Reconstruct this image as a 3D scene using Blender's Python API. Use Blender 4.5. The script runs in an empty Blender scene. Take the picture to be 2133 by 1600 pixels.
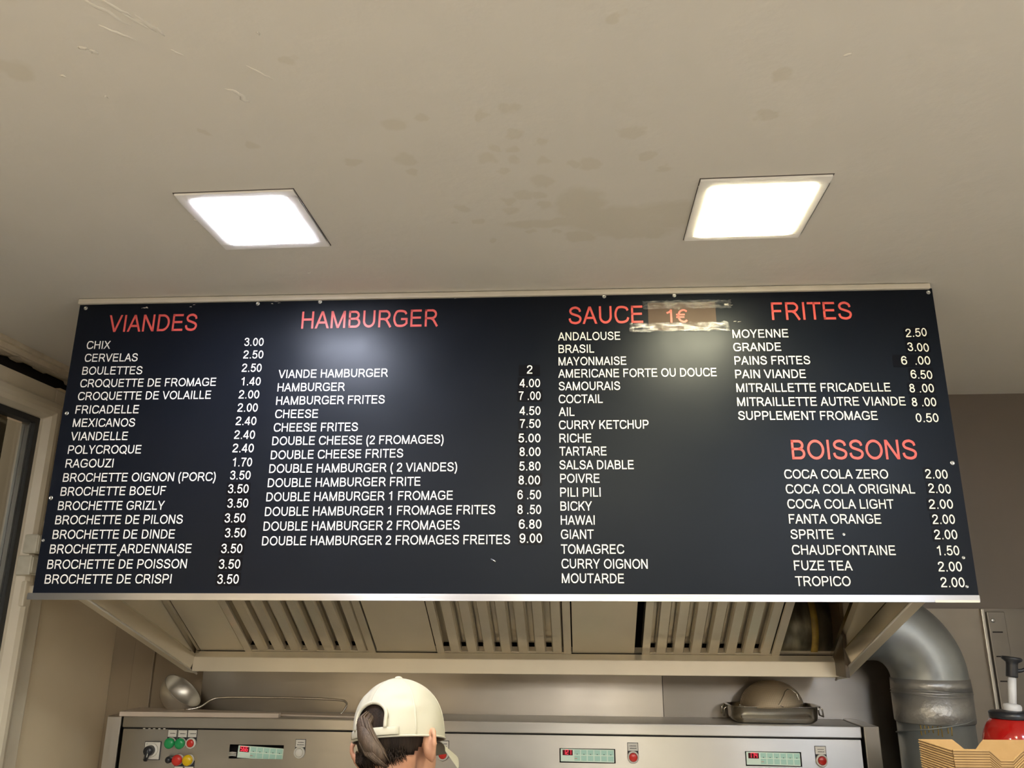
import bpy, bmesh, math, random
from mathutils import Vector, Matrix, Quaternion

# ------------------------------------------------------------------ camera, world, exposure
S = bpy.context.scene
COL = S.collection
Z0 = 1.70                       # height of the lens above the floor; all builders take z relative to it
R = math.radians
cam_d = bpy.data.cameras.new('camera'); cam = bpy.data.objects.new('camera', cam_d); COL.objects.link(cam)
cam_d.sensor_width = 36.0; cam_d.lens = 1679.145 * 36.0 / 2133.0; cam_d.clip_start = 0.02
pit, yaw, rol = R(16.25439), R(-4.60459), R(0.23870)
fwd = Vector((math.sin(yaw)*math.cos(pit), math.cos(yaw)*math.cos(pit), math.sin(pit)))
rgt = Vector((math.cos(yaw), -math.sin(yaw), 0)); upv = rgt.cross(fwd)
rr = rgt*math.cos(rol) + upv*math.sin(rol); uu = -rgt*math.sin(rol) + upv*math.cos(rol)
M3 = Matrix((rr, uu, -fwd)).transposed()
cam.matrix_world = Matrix.Translation((0, 0, Z0)) @ M3.to_4x4()
S.camera = cam

world = bpy.data.worlds.new('world'); S.world = world; world.use_nodes = True
world.node_tree.nodes['Background'].inputs[0].default_value = (0.30, 0.27, 0.24, 1)
world.node_tree.nodes['Background'].inputs[1].default_value = 1.0
S.view_settings.view_transform = 'Standard'; S.view_settings.look = 'None'
S.view_settings.gamma = 1.0; S.view_settings.use_curve_mapping = False
S.view_settings.exposure = 0.2
LAMP_COOL = ((0.85, 0.87, 1.0), 98.0)     # panel lamps: colour, strength
LAMP_WARM = ((1.0, 0.91, 0.60), 98.0)
LAMP_ROOM = ((1.0, 0.96, 0.90), 34.0)  # large unseen panels added behind the camera to brighten the room
S.cycles.caustics_refractive = False; S.cycles.sample_clamp_indirect = 4.0; S.cycles.blur_glossy = .5
S.cycles.max_bounces = 8; S.cycles.diffuse_bounces = 5; S.cycles.glossy_bounces = 5

# ------------------------------------------------------------------ materials
def mat(name, color=(.8,.8,.8), rough=.5, metal=0.0, spec=.5, emit=None, estr=0, coat=0, sss=0):
    m = bpy.data.materials.new(name); m.use_nodes = True
    b = m.node_tree.nodes['Principled BSDF']
    b.inputs['Base Color'].default_value = (*color, 1); b.inputs['Roughness'].default_value = rough
    b.inputs['Metallic'].default_value = metal; b.inputs['Specular IOR Level'].default_value = spec
    if emit: b.inputs['Emission Color'].default_value = (*emit, 1); b.inputs['Emission Strength'].default_value = estr
    if coat: b.inputs['Coat Weight'].default_value = coat
    if sss:
        b.inputs['Subsurface Weight'].default_value = sss; b.inputs['Subsurface Radius'].default_value = (.01,.004,.002); b.inputs['Subsurface Scale'].default_value = 1.0
    return m
def nodes(m): return m.node_tree.nodes, m.node_tree.links, m.node_tree.nodes['Principled BSDF']
def N(m, t, **k):
    n = m.node_tree.nodes.new(t)
    for a, v in k.items(): setattr(n, a, v)
    return n
def coords(m, scale=(1,1,1), kind='Object'):
    nt = m.node_tree; tc = N(m, 'ShaderNodeTexCoord'); mp = N(m, 'ShaderNodeMapping'); mp.inputs['Scale'].default_value = scale
    nt.links.new(tc.outputs[kind], mp.inputs['Vector']); return mp.outputs['Vector']
def noise(m, vec, scale=5, detail=4, rough=.5):
    n = N(m, 'ShaderNodeTexNoise'); n.inputs['Scale'].default_value = scale; n.inputs['Detail'].default_value = detail
    n.inputs['Roughness'].default_value = rough; m.node_tree.links.new(vec, n.inputs['Vector']); return n.outputs['Fac']
def ramp(m, fac, stops):
    r = N(m, 'ShaderNodeValToRGB'); e = r.color_ramp.elements
    while len(e) < len(stops): e.new(.5)
    for i, (p, c) in enumerate(stops): e[i].position = p; e[i].color = (*c, 1)
    m.node_tree.links.new(fac, r.inputs['Fac']); return r.outputs['Color']
def mrange(m, fac, a, b, c, d):
    r = N(m, 'ShaderNodeMapRange'); r.inputs['From Min'].default_value = a; r.inputs['From Max'].default_value = b
    r.inputs['To Min'].default_value = c; r.inputs['To Max'].default_value = d
    m.node_tree.links.new(fac, r.inputs['Value']); return r.outputs['Result']
def math_(m, op, a, b=None, c=None):
    n = N(m, 'ShaderNodeMath', operation=op)
    for i, v in enumerate((a, b, c)):
        if v is None: continue
        if isinstance(v, (int, float)): n.inputs[i].default_value = v
        else: m.node_tree.links.new(v, n.inputs[i])
    return n.outputs[0]
def bump(m, h, strength=.2, dist=.01):
    b = N(m, 'ShaderNodeBump'); b.inputs['Strength'].default_value = strength; b.inputs['Distance'].default_value = dist
    m.node_tree.links.new(h, b.inputs['Height']); m.node_tree.links.new(b.outputs['Normal'], m.node_tree.nodes['Principled BSDF'].inputs['Normal'])
def mottled(name, c1, c2, rough=.6, scale=6, metal=0, spec=.5, bs=0, bd=.003, stretch=(1,1,1), r2=None, lo=.35, hi=.65):
    m = mat(name, c1, rough, metal, spec); nt, ln, b = nodes(m)
    v = coords(m, stretch); f = noise(m, v, scale, 5)
    ln.new(ramp(m, f, [(lo, c1), (hi, c2)]), b.inputs['Base Color'])
    if r2 is not None: ln.new(mrange(m, f, .3, .7, rough, r2), b.inputs['Roughness'])
    if bs: bump(m, noise(m, v, scale*6, 4), bs, bd)
    return m

def steel(name, col=(.60,.575,.53), rough=.36, stretch=(2,60,60), bs=.12, var=.05, aniso=.85, tang=(1,.12,.12), metal=1.0, turn=.25):
    """brushed stainless steel: fine streaks in the relief and the gloss"""
    m = mat(name, col, rough, metal); nt, ln, b = nodes(m)
    v = coords(m, stretch); f = noise(m, v, 1.2, 1); g = noise(m, coords(m, (1,1,1)), 3.5, 3)
    c2 = tuple(x*.86 for x in col)
    ln.new(ramp(m, g, [(.35, col), (.7, c2)]), b.inputs['Base Color'])
    ln.new(mrange(m, math_(m, 'ADD', math_(m, 'MULTIPLY', g, .6), math_(m, 'MULTIPLY', f, .4)), .35, .65, rough-var, rough+var), b.inputs['Roughness'])
    if aniso:       # grain runs along x: reflections smear across it
        b.inputs['Anisotropic'].default_value = aniso; b.inputs['Anisotropic Rotation'].default_value = turn
        t = N(m, 'ShaderNodeCombineXYZ')
        for i in range(3): t.inputs[i].default_value = tang[i]
        ln.new(t.outputs[0], b.inputs['Tangent'])
    return m

STAINS = [(-0.295,1.16,.022),(-0.244,1.145,.014),(-0.145,1.148,.012),(-0.1,1.132,.016),(-0.096,1.208,.017),(-0.13,1.242,.013),(-0.101,1.251,.013),(-0.053,1.235,.013),(-0.153,1.279,.02),(-0.101,1.288,.016),(-0.048,1.294,.013),(0.004,1.307,.012),(0.033,1.311,.022),(-0.125,1.326,.013),(-0.056,1.363,.024),(-0.095,1.413,.024),(-0.063,1.417,.016),(-0.124,1.438,.018),(-0.221,1.458,.017),(-0.19,1.514,.014),(-0.241,1.519,.01),(-0.171,1.602,.011),(-0.052,1.462,.017),(0.106,1.214,.022),(0.141,1.291,.014),(0.17,1.334,.013),(-0.295,1.274,.022),(-0.296,1.318,.012),(-0.395,1.273,.016),(-0.415,0.994,.013),(0.065,0.936,.014),(0.324,1.073,.018),(0.327,1.183,.015),(-0.085,1.569,.014),(-0.031,1.576,.012),(-.125,1.475,.018),
          (-0.62,1.16,.01),(-.84,.98,.03),(-.56,1.205,.012)]
def ceiling_material():
    m = mat('ceiling_paint', (.70,.66,.595), .62, spec=.3); ln = m.node_tree.links; b = m.node_tree.nodes['Principled BSDF']
    tc = N(m, 'ShaderNodeTexCoord'); nz = N(m, 'ShaderNodeTexNoise'); nz.inputs['Scale'].default_value = 28; nz.inputs['Detail'].default_value = 3
    ln.new(tc.outputs['Object'], nz.inputs['Vector'])
    off = N(m, 'ShaderNodeVectorMath', operation='MULTIPLY_ADD'); off.inputs[1].default_value = (.045,.045,0); off.inputs[2].default_value = (-.0225,-.0225,0)
    ln.new(nz.outputs['Color'], off.inputs[0])
    add = N(m, 'ShaderNodeVectorMath', operation='ADD'); ln.new(tc.outputs['Object'], add.inputs[0]); ln.new(off.outputs[0], add.inputs[1])
    total = None
    for x, y, r in STAINS:
        d = N(m, 'ShaderNodeVectorMath', operation='DISTANCE'); ln.new(add.outputs[0], d.inputs[0]); d.inputs[1].default_value = (x, y, 0)
        v = mrange(m, d.outputs['Value'], r*.7, r*1.1, .34, 0)
        total = v if total is None else math_(m, 'MAXIMUM', total, v)
    # the large damp blotch between the two lamps
    for (x, y, rx, ry) in [(-.06,1.535,.085,.02),(.02,1.46,.05,.07),(.09,1.53,.11,.055),(.20,1.52,.085,.06),(.02,1.60,.035,.03),(.14,1.59,.08,.03)]:
        mp = N(m, 'ShaderNodeMapping'); mp.vector_type = 'POINT'
        mp.inputs['Location'].default_value = (-x/rx, -y/ry, 0); mp.inputs['Scale'].default_value = (1/rx, 1/ry, 0)
        ln.new(add.outputs[0], mp.inputs['Vector'])
        L = N(m, 'ShaderNodeVectorMath', operation='LENGTH'); ln.new(mp.outputs[0], L.inputs[0])
        v = mrange(m, L.outputs['Value'], .8, 1.15, .38, 0)
        total = math_(m, 'MAXIMUM', total, v)
    big = N(m, 'ShaderNodeTexNoise'); big.inputs['Scale'].default_value = 1.6; ln.new(tc.outputs['Object'], big.inputs['Vector'])
    base = ramp(m, big.outputs['Fac'], [(.35, (.70,.66,.595)), (.7, (.68,.645,.585))])
    mx = N(m, 'ShaderNodeMix', data_type='RGBA'); ln.new(total, mx.inputs['Factor']); ln.new(base, mx.inputs['A']); mx.inputs['B'].default_value = (.565,.51,.395,1)
    ln.new(mx.outputs['Result'], b.inputs['Base Color'])
    fine = noise(m, tc.outputs['Object'], 9, 5, .55)
    bump(m, fine, .35, .01)
    return m

MT = {}
MT['ceiling'] = ceiling_material()
MT['wall_cream'] = mottled('wall_cream', (.84,.71,.50), (.79,.66,.46), .45, 3, bs=.12, bd=.004)
MT['wall_brown'] = mottled('wall_brown', (.155,.125,.10), (.14,.115,.09), .5, 3, bs=.08, bd=.003)
MT['wall_corner'] = mottled('wall_corner_paint', (.30,.235,.155), (.26,.20,.13), .45, 3)
MT['wall_room'] = mottled('wall_room', (.66,.63,.57), (.62,.59,.53), .7, 2)
MT['floor'] = mottled('floor_tile', (.40,.385,.36), (.36,.35,.33), .3, 4)
MT['pvc'] = mottled('window_pvc', (.78,.70,.55), (.72,.64,.50), .35, 8)
MT['pvc_dirty'] = mottled('lock_plastic', (.76,.72,.60), (.64,.60,.48), .4, 25)
MT['dark'] = mat('cavity_shade', (.012,.009,.008), .9)  # near-black base colour paints the shade of slots, gaps and cavities
MT['plaster'] = mottled('plaster', (.76,.67,.52), (.66,.57,.44), .8, 14, bs=.4, bd=.01)
MT['gasket'] = mat('rubber_gasket', (.035,.036,.036), .6)
MT['glass'] = mat('window_glass', (.8,.85,.85), .03); MT['glass'].node_tree.nodes['Principled BSDF'].inputs['Transmission Weight'].default_value = 1.0
MT['steel'] = steel('brushed_steel')
MT['steel_v'] = steel('brushed_steel_upright', stretch=(60,60,2), turn=0)
MT['steel_hood'] = steel('hood_steel', (.84,.755,.59), .35, (1,1,1), .10, aniso=0, metal=.40)
MT['steel_filter'] = steel('filter_steel', (.84,.765,.62), .16, (1,1,1), .08, .05, aniso=0, metal=.50)
_m = MT['steel_filter']; bump(_m, noise(_m, coords(_m, (1,1,1)), 22, 2), .22, .01)
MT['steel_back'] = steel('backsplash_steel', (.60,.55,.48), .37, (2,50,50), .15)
MT['steel_back_shaded'] = steel('backsplash_steel_shaded', (.34,.305,.265), .40, (2,50,50), .15)  # darker copy: weaker reflection at the right put into the base colour
MT['steel_dark'] = steel('dark_steel', (.30,.275,.25), .4, (2,40,40), .1)
MT['steel_shiny'] = steel('polished_steel', (.70,.67,.61), .19, (9,9,9), .05, .04, aniso=0)
MT['steel_satin'] = steel('satin_steel', (.66,.63,.56), .36, (9,9,9), .05, .03, aniso=0, metal=.8)
MT['alu'] = steel('aluminium_strip', (.68,.68,.70), .36, (1.5,90,90), .08)
MT['ridge'] = mat('fold_highlight', (.80,.76,.68), .4, .4)  # pale colour paints the highlight along the folded edge
MT['alu_top'] = mottled('painted_trim', (.60,.55,.47), (.54,.50,.43), .45, 12)
MT['zinc'] = mottled('galvanised_duct', (.44,.47,.475), (.34,.365,.37), .42, 7, metal=.75, r2=.3)
MT['greasy'] = mottled('greasy_duct', (.20,.18,.13), (.09,.085,.06), .35, 12, metal=.6, stretch=(3,1,1))
MT['foil'] = mottled('foil_tape', (.47,.47,.46), (.38,.38,.375), .38, 10, metal=.8, bs=.5, bd=.004)
MT['sealant'] = mottled('yellow_sealant', (.36,.24,.04), (.20,.13,.03), .5, 30)
MT['grease'] = mottled('brown_grease', (.10,.065,.03), (.045,.03,.017), .4, 14)
MT['board'] = mottled('board_laminate', (.003,.0045,.0085), (.004,.0055,.010), .40, 2.5, spec=.17)
b = MT['board'].node_tree.nodes['Principled BSDF']; ln = MT['board'].node_tree.links
b.inputs['Specular Tint'].default_value = (.90,.95,1,1); _v = coords(MT['board'], (1,1,1)); ln.new(mrange(MT['board'], noise(MT['board'], _v, 7, 5), .3, .7, .32, .40), b.inputs['Roughness'])
MT['vinyl_white'] = mat('white_vinyl', (.80,.78,.72), .4)
MT['vinyl_red'] = mat('red_vinyl', (.60,.085,.075), .4)
MT['sticker'] = mat('black_sticker', (.0015,.0018,.004), .34, spec=.14)
MT['label_brown'] = mottled('faded_label', (.085,.058,.042), (.10,.07,.05), .5, 9, spec=.15)
MT['red_orange'] = mat('orange_red_print', (.72,.13,.09), .4)
MT['tape'] = mat('clear_tape', (.9,.88,.8), .12)
MT['tape_dull'] = mat('clear_tape_flat', (.9,.88,.8), .12)
def tape_material(m, fmax):
    nt = m.node_tree; ln = nt.links; out = nt.nodes['Material Output']; nt.nodes.remove(nt.nodes['Principled BSDF'])
    tr = N(m, 'ShaderNodeBsdfTransparent'); gl = N(m, 'ShaderNodeBsdfGlossy'); gl.inputs['Roughness'].default_value = .18; mx = N(m, 'ShaderNodeMixShader')
    tc = N(m, 'ShaderNodeTexCoord'); mp = N(m, 'ShaderNodeMapping'); mp.inputs['Scale'].default_value = (9,60,30); ln.new(tc.outputs['Object'], mp.inputs[0])
    nz = N(m, 'ShaderNodeTexNoise'); nz.inputs['Scale'].default_value = 5; nz.inputs['Detail'].default_value = 5; ln.new(mp.outputs[0], nz.inputs['Vector'])
    bp_ = N(m, 'ShaderNodeBump'); bp_.inputs['Strength'].default_value = .8; bp_.inputs['Distance'].default_value = .008; ln.new(nz.outputs['Fac'], bp_.inputs['Height']); ln.new(bp_.outputs[0], gl.inputs['Normal'])
    ln.new(mrange(m, nz.outputs['Fac'], .42, .62, .02, fmax), mx.inputs[0]); ln.new(tr.outputs[0], mx.inputs[1]); ln.new(gl.outputs[0], mx.inputs[2]); ln.new(mx.outputs[0], out.inputs['Surface'])
tape_material(MT['tape'], .30); tape_material(MT['tape_dull'], .09)
MT['screw'] = mat('screw_metal', (.62,.62,.60), .3, 1)
MT['white_plastic'] = mat('white_plastic', (.72,.69,.62), .35)
MT['cream_plastic'] = mottled('cream_plastic', (.70,.60,.50), (.66,.56,.46), .4, 5)
MT['frame_white'] = mat('lamp_frame', (.88,.85,.82), .35)
MT['line'] = mat('shadow_gap', (.10,.085,.08), .8)
def emitter(name, c, s):
    m = mat(name, (.9,.9,.9), .5); b = m.node_tree.nodes['Principled BSDF']
    b.inputs['Emission Color'].default_value = (*c, 1); b.inputs['Emission Strength'].default_value = s; return m
MT['cool'] = emitter('cool_diffuser', *LAMP_COOL); MT['warm'] = emitter('warm_diffuser', *LAMP_WARM); MT['room'] = emitter('added_room_diffuser', *LAMP_ROOM); MT['blue'] = emitter('daylight_diffuser', (.58,.74,1.0), 130.0); MT['room_small'] = emitter('room_small_diffuser', LAMP_ROOM[0], 80.0)
MT['black_plastic'] = mat('black_plastic', (.02,.022,.028), .3)
MT['green'] = mat('green_lens', (.015,.32,.10), .25); MT['red'] = mat('red_lens', (.62,.035,.025), .28)
MT['dark_red'] = mat('dark_red_lens', (.42,.02,.012), .3); MT['yellow'] = mat('yellow_lens', (.80,.52,.01), .25)
MT['paper'] = mat('paper_label', (.70,.67,.60), .6); MT['ink'] = mat('black_ink', (.02,.02,.02), .6)
MT['mint'] = mat('mint_panel', (.78,.93,.80), .4); MT['mint_key'] = mat('mint_key', (.46,.74,.62), .4)
MT['display'] = mat('red_display', (.09,.004,.008), .15); MT['digit'] = mat('red_digit', (.8,.02,.05), .4, emit=(1,.05,.10), estr=.8)
MT['kraft'] = mottled('kraft_card', (.47,.30,.13), (.43,.27,.11), .75, 30)
MT['kraft_shaded'] = mottled('kraft_card_shaded', (.30,.185,.080), (.26,.16,.066), .75, 30)  # darker card colour paints the shade lines between nested rims
MT['red_gloss'] = mat('glossy_red_plastic', (.50,.012,.010), .14, coat=.5)
MT['pump_white'] = mat('white_pump', (.75,.75,.76), .35)
MT['cap'] = mottled('cap_cotton', (.50,.475,.385), (.46,.435,.35), .8, 5, bs=.25, bd=.006)
MT['cap_in'] = mat('cap_lining', (.42,.38,.22), .8)
MT['hair'] = mottled('shaded_brown_hair', (.012,.008,.006), (.035,.022,.015), .6, 12, spec=.15, stretch=(8,8,1), bs=.5, bd=.004)  # near-black: the shade inside the cap opening is put into the colour
MT['tail'] = mottled('ponytail_hair', (.050,.031,.020), (.095,.062,.040), .5, 12, stretch=(8,8,1), bs=.5, bd=.004)
MT['skin'] = mottled('skin', (.50,.275,.175), (.42,.205,.125), .55, 14, spec=.3, bs=.12, bd=.002); MT['navy'] = mottled('navy_jacket', (.010,.012,.022), (.014,.017,.03), .8, 30)
MT['trouser'] = mat('dark_trousers', (.02,.02,.022), .8); MT['shoe'] = mat('black_shoe', (.01,.01,.01), .5)
MT['eye'] = mat('eye_white', (.8,.78,.74), .2); MT['iris'] = mat('eye_dark', (.05,.03,.02), .2)
def sieve_material():
    m = mat('sieve_mesh', (.42,.35,.25), .45, .7); ln = m.node_tree.links; b = m.node_tree.nodes['Principled BSDF']
    tc = N(m, 'ShaderNodeTexCoord')
    w1 = N(m, 'ShaderNodeTexWave'); w1.inputs['Scale'].default_value = 110; w1.bands_direction = 'X'
    w2 = N(m, 'ShaderNodeTexWave'); w2.inputs['Scale'].default_value = 110; w2.bands_direction = 'Z'
    ln.new(tc.outputs['Object'], w1.inputs['Vector']); ln.new(tc.outputs['Object'], w2.inputs['Vector'])
    mx = math_(m, 'MULTIPLY', w1.outputs['Fac'], w2.outputs['Fac'])
    ln.new(ramp(m, mx, [(0, (.66,.55,.40)), (1, (.20,.155,.11))]), b.inputs['Base Color']); bump(m, mx, .5, .002)
    return m
MT['sieve'] = sieve_material()

# ------------------------------------------------------------------ mesh collecting
class MB:
    def __init__(s): s.v = []; s.f = []; s.m = []; s.sm = []
    def add(s, vs, fs, mi=0, smooth=False):
        o = len(s.v); s.v += [tuple(p) for p in vs]
        for f in fs: s.f.append([o+i for i in f]); s.m.append(mi); s.sm.append(smooth)
        return s
    def box(s, a, b, mi=0):
        (x0,y0,z0),(x1,y1,z1) = a, b
        return s.add([(x0,y0,z0),(x1,y0,z0),(x1,y1,z0),(x0,y1,z0),(x0,y0,z1),(x1,y0,z1),(x1,y1,z1),(x0,y1,z1)],
            [(0,3,2,1),(4,5,6,7),(0,1,5,4),(1,2,6,5),(2,3,7,6),(3,0,4,7)], mi)
    def prism(s, poly, axis, a, b, mi=0):
        """poly in the two other axes (cyclic order), extruded along axis from a to b"""
        def P(p, t): return {'x': (t, p[0], p[1]), 'y': (p[0], t, p[1]), 'z': (p[0], p[1], t)}[axis]
        n = len(poly); vs = [P(p, a) for p in poly] + [P(p, b) for p in poly]
        return s.add(vs, [tuple(range(n))[::-1], tuple(range(n, 2*n))] + [(i, (i+1) % n, n+(i+1) % n, n+i) for i in range(n)], mi)
    def tube(s, pts, rad, n=12, mi=0, cap=True, closed=False, flat=1.0, up=None):
        pts = [Vector(p) for p in pts]; k = len(pts)
        rs = rad if isinstance(rad, list) else [rad]*k
        prev = None; vs = []; 
        for i, p in enumerate(pts):
            if closed: t = (pts[(i+1) % k] - pts[i-1]).normalized()
            else: t = (pts[min(i+1, k-1)] - pts[max(i-1, 0)]).normalized()
            if prev is None:
                a = Vector(up) if up else (Vector((0,0,1)) if abs(t.z) < .9 else Vector((0,1,0)))
                u = (a - t*a.dot(t)).normalized()
            else: u = (prev - t*prev.dot(t)).normalized()
            prev = u; w = t.cross(u)
            for j in range(n):
                q = 2*math.pi*j/n; r = rs[i]; ra, rb = (r if isinstance(r, tuple) else (r, r*flat))
                vs.append(p + u*math.cos(q)*ra + w*math.sin(q)*rb)
        fs = []
        for i in range(k if closed else k-1):
            for j in range(n):
                a = i*n+j; b_ = i*n+(j+1) % n; c = ((i+1) % k)*n
                fs.append((a, b_, c+(j+1) % n, c+j))
        if cap and not closed: fs += [tuple(range(n))[::-1], tuple(range((k-1)*n, k*n))]
        return s.add(vs, fs, mi, True)
    def lathe(s, prof, c=(0,0,0), axis=(0,0,1), n=32, mi=0, smooth=True):
        """prof = [(radius, height)], turned about axis through c"""
        q = Vector((0,0,1)).rotation_difference(Vector(axis).normalized()); c = Vector(c); vs = []; fs = []
        for r, h in prof:
            for j in range(n):
                a = 2*math.pi*j/n; vs.append(c + q @ Vector((r*math.cos(a), r*math.sin(a), h)))
        for i in range(len(prof)-1):
            for j in range(n): fs.append((i*n+j, i*n+(j+1) % n, (i+1)*n+(j+1) % n, (i+1)*n+j))
        if prof[0][0] > 1e-6: fs.append(tuple(range(n))[::-1])
        if prof[-1][0] > 1e-6: fs.append(tuple(range((len(prof)-1)*n, len(prof)*n)))
        return s.add(vs, fs, mi, smooth)
    def ball(s, c, r, n=16, mi=0, m=None):
        rx, ry, rz = r if isinstance(r, tuple) else (r, r, r); vs = []; fs = []; k = n//2
        for i in range(k+1):
            t = math.pi*i/k
            for j in range(n):
                a = 2*math.pi*j/n; p = Vector((rx*math.sin(t)*math.cos(a), ry*math.sin(t)*math.sin(a), rz*math.cos(t)))
                if m: p = m @ p
                vs.append(Vector(c)+p)
        for i in range(k):
            for j in range(n): fs.append((i*n+j, (i+1)*n+j, (i+1)*n+(j+1) % n, i*n+(j+1) % n))
        return s.add(vs, fs, mi, True)
    def build(s, name, mats, parent=None, origin=None, bevel=0, seg=2, mod=None):
        if not isinstance(mats, (list, tuple)): mats = [mats]
        if origin is None: origin = parent['_o'] if parent is not None else (0, 0, 0)
        ox, oy, oz = origin
        me = bpy.data.meshes.new(name); me.from_pydata([(x-ox, y-oy, z-oz) for x, y, z in s.v], [], s.f)
        me.polygons.foreach_set('material_index', s.m); me.polygons.foreach_set('use_smooth', s.sm)
        bm = bmesh.new(); bm.from_mesh(me); bmesh.ops.remove_doubles(bm, verts=bm.verts, dist=1e-6)
        bmesh.ops.recalc_face_normals(bm, faces=bm.faces); bm.to_mesh(me); bm.free(); me.update()
        for m in mats: me.materials.append(MT[m])
        o = bpy.data.objects.new(name, me); COL.objects.link(o); o['_o'] = list(origin)
        if parent is not None:
            o.parent = parent; po = parent['_o']; o.location = (ox-po[0], oy-po[1], oz-po[2])
        else: o.location = (ox, oy, oz+Z0)
        if bevel:
            bv = o.modifiers.new('bevel', 'BEVEL'); bv.width = bevel; bv.segments = seg; bv.limit_method = 'ANGLE'; bv.angle_limit = R(40)
        return o

def empty(name, loc, label, cat, group=None):
    o = bpy.data.objects.new(name, None); COL.objects.link(o); o.empty_display_size = .05
    o.location = (loc[0], loc[1], loc[2]+Z0); o['_o'] = list(loc); o['label'] = label; o['category'] = cat
    if group: o['group'] = group
    return o
def tag(o, label, cat=None, group=None):
    o['label'] = label
    if cat: o['category'] = cat
    if group: o['group'] = group
    return o
def struct(o, label=None):
    o['kind'] = 'structure'
    if label: o['label'] = label
    return o
def copy_tree(o, parent=None):
    c = o.copy(); COL.objects.link(c); c.parent = parent
    for ch in [x for x in KIDS.get(o.name, [])]: KIDS.setdefault(c.name, []).append(copy_tree(ch, c))
    return c
KIDS = {}

# ------------------------------------------------------------------ lettering: capital letters drawn as strokes of even width
HW = .066
def _ribbon(pts, hw=HW, closed=False):
    P = [Vector((p[0], p[1])) for p in pts]; n = len(P); L = []; Rr = []
    for i in range(n):
        a = P[i-1] if (i or closed) else P[i]; c = P[(i+1) % n] if (i < n-1 or closed) else P[i]
        d1 = (P[i]-a); d2 = (c-P[i])
        if d1.length < 1e-9: d1 = d2
        if d2.length < 1e-9: d2 = d1
        d1 = d1.normalized(); d2 = d2.normalized(); n1 = Vector((-d1.y, d1.x)); n2 = Vector((-d2.y, d2.x))
        m = (n1+n2); m = m.normalized() if m.length > 1e-6 else n1
        k = hw/max(.4, m.dot(n1)); L.append(P[i]+m*k); Rr.append(P[i]-m*k)
    q = [(L[i], Rr[i], Rr[(i+1) % n], L[(i+1) % n]) for i in range(n if closed else n-1)]
    return q
def _arc(cx, cy, rx, ry, a0, a1, n=14):
    return [(cx+rx*math.cos(R(a0+(a1-a0)*i/n)), cy+ry*math.sin(R(a0+(a1-a0)*i/n))) for i in range(n+1)]
def _cr(pts, n=5):
    P = [Vector((p[0], p[1])) for p in pts]; P = [P[0]*2-P[1]] + P + [P[-1]*2-P[-2]]; out = []
    for i in range(1, len(P)-2):
        for k in range(n):
            t = k/n; a, b, c, d = P[i-1], P[i], P[i+1], P[i+2]
            out.append(.5*((2*b)+(c-a)*t+(2*a-5*b+4*c-d)*t*t+(3*b-a-3*c+d)*t**3))
    out.append(P[-2]); return out
def _diag(x0, y0, x1, y1, hw=HW):
    d = Vector((x1-x0, y1-y0)); k = hw*d.length/abs(d.y)
    return [(Vector((x0-k, y0)), Vector((x0+k, y0)), Vector((x1+k, y1)), Vector((x1-k, y1)))]
def _bar(x0, y0, x1, y1): return [(Vector((x0, y0)), Vector((x1, y0)), Vector((x1, y1)), Vector((x0, y1)))]
def _v(x, y0=0, y1=1): return _bar(x-HW, y0, x+HW, y1)
def _h(x0, x1, y): return _bar(x0, y-HW*.95, x1, y+HW*.95)
h = HW
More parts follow.
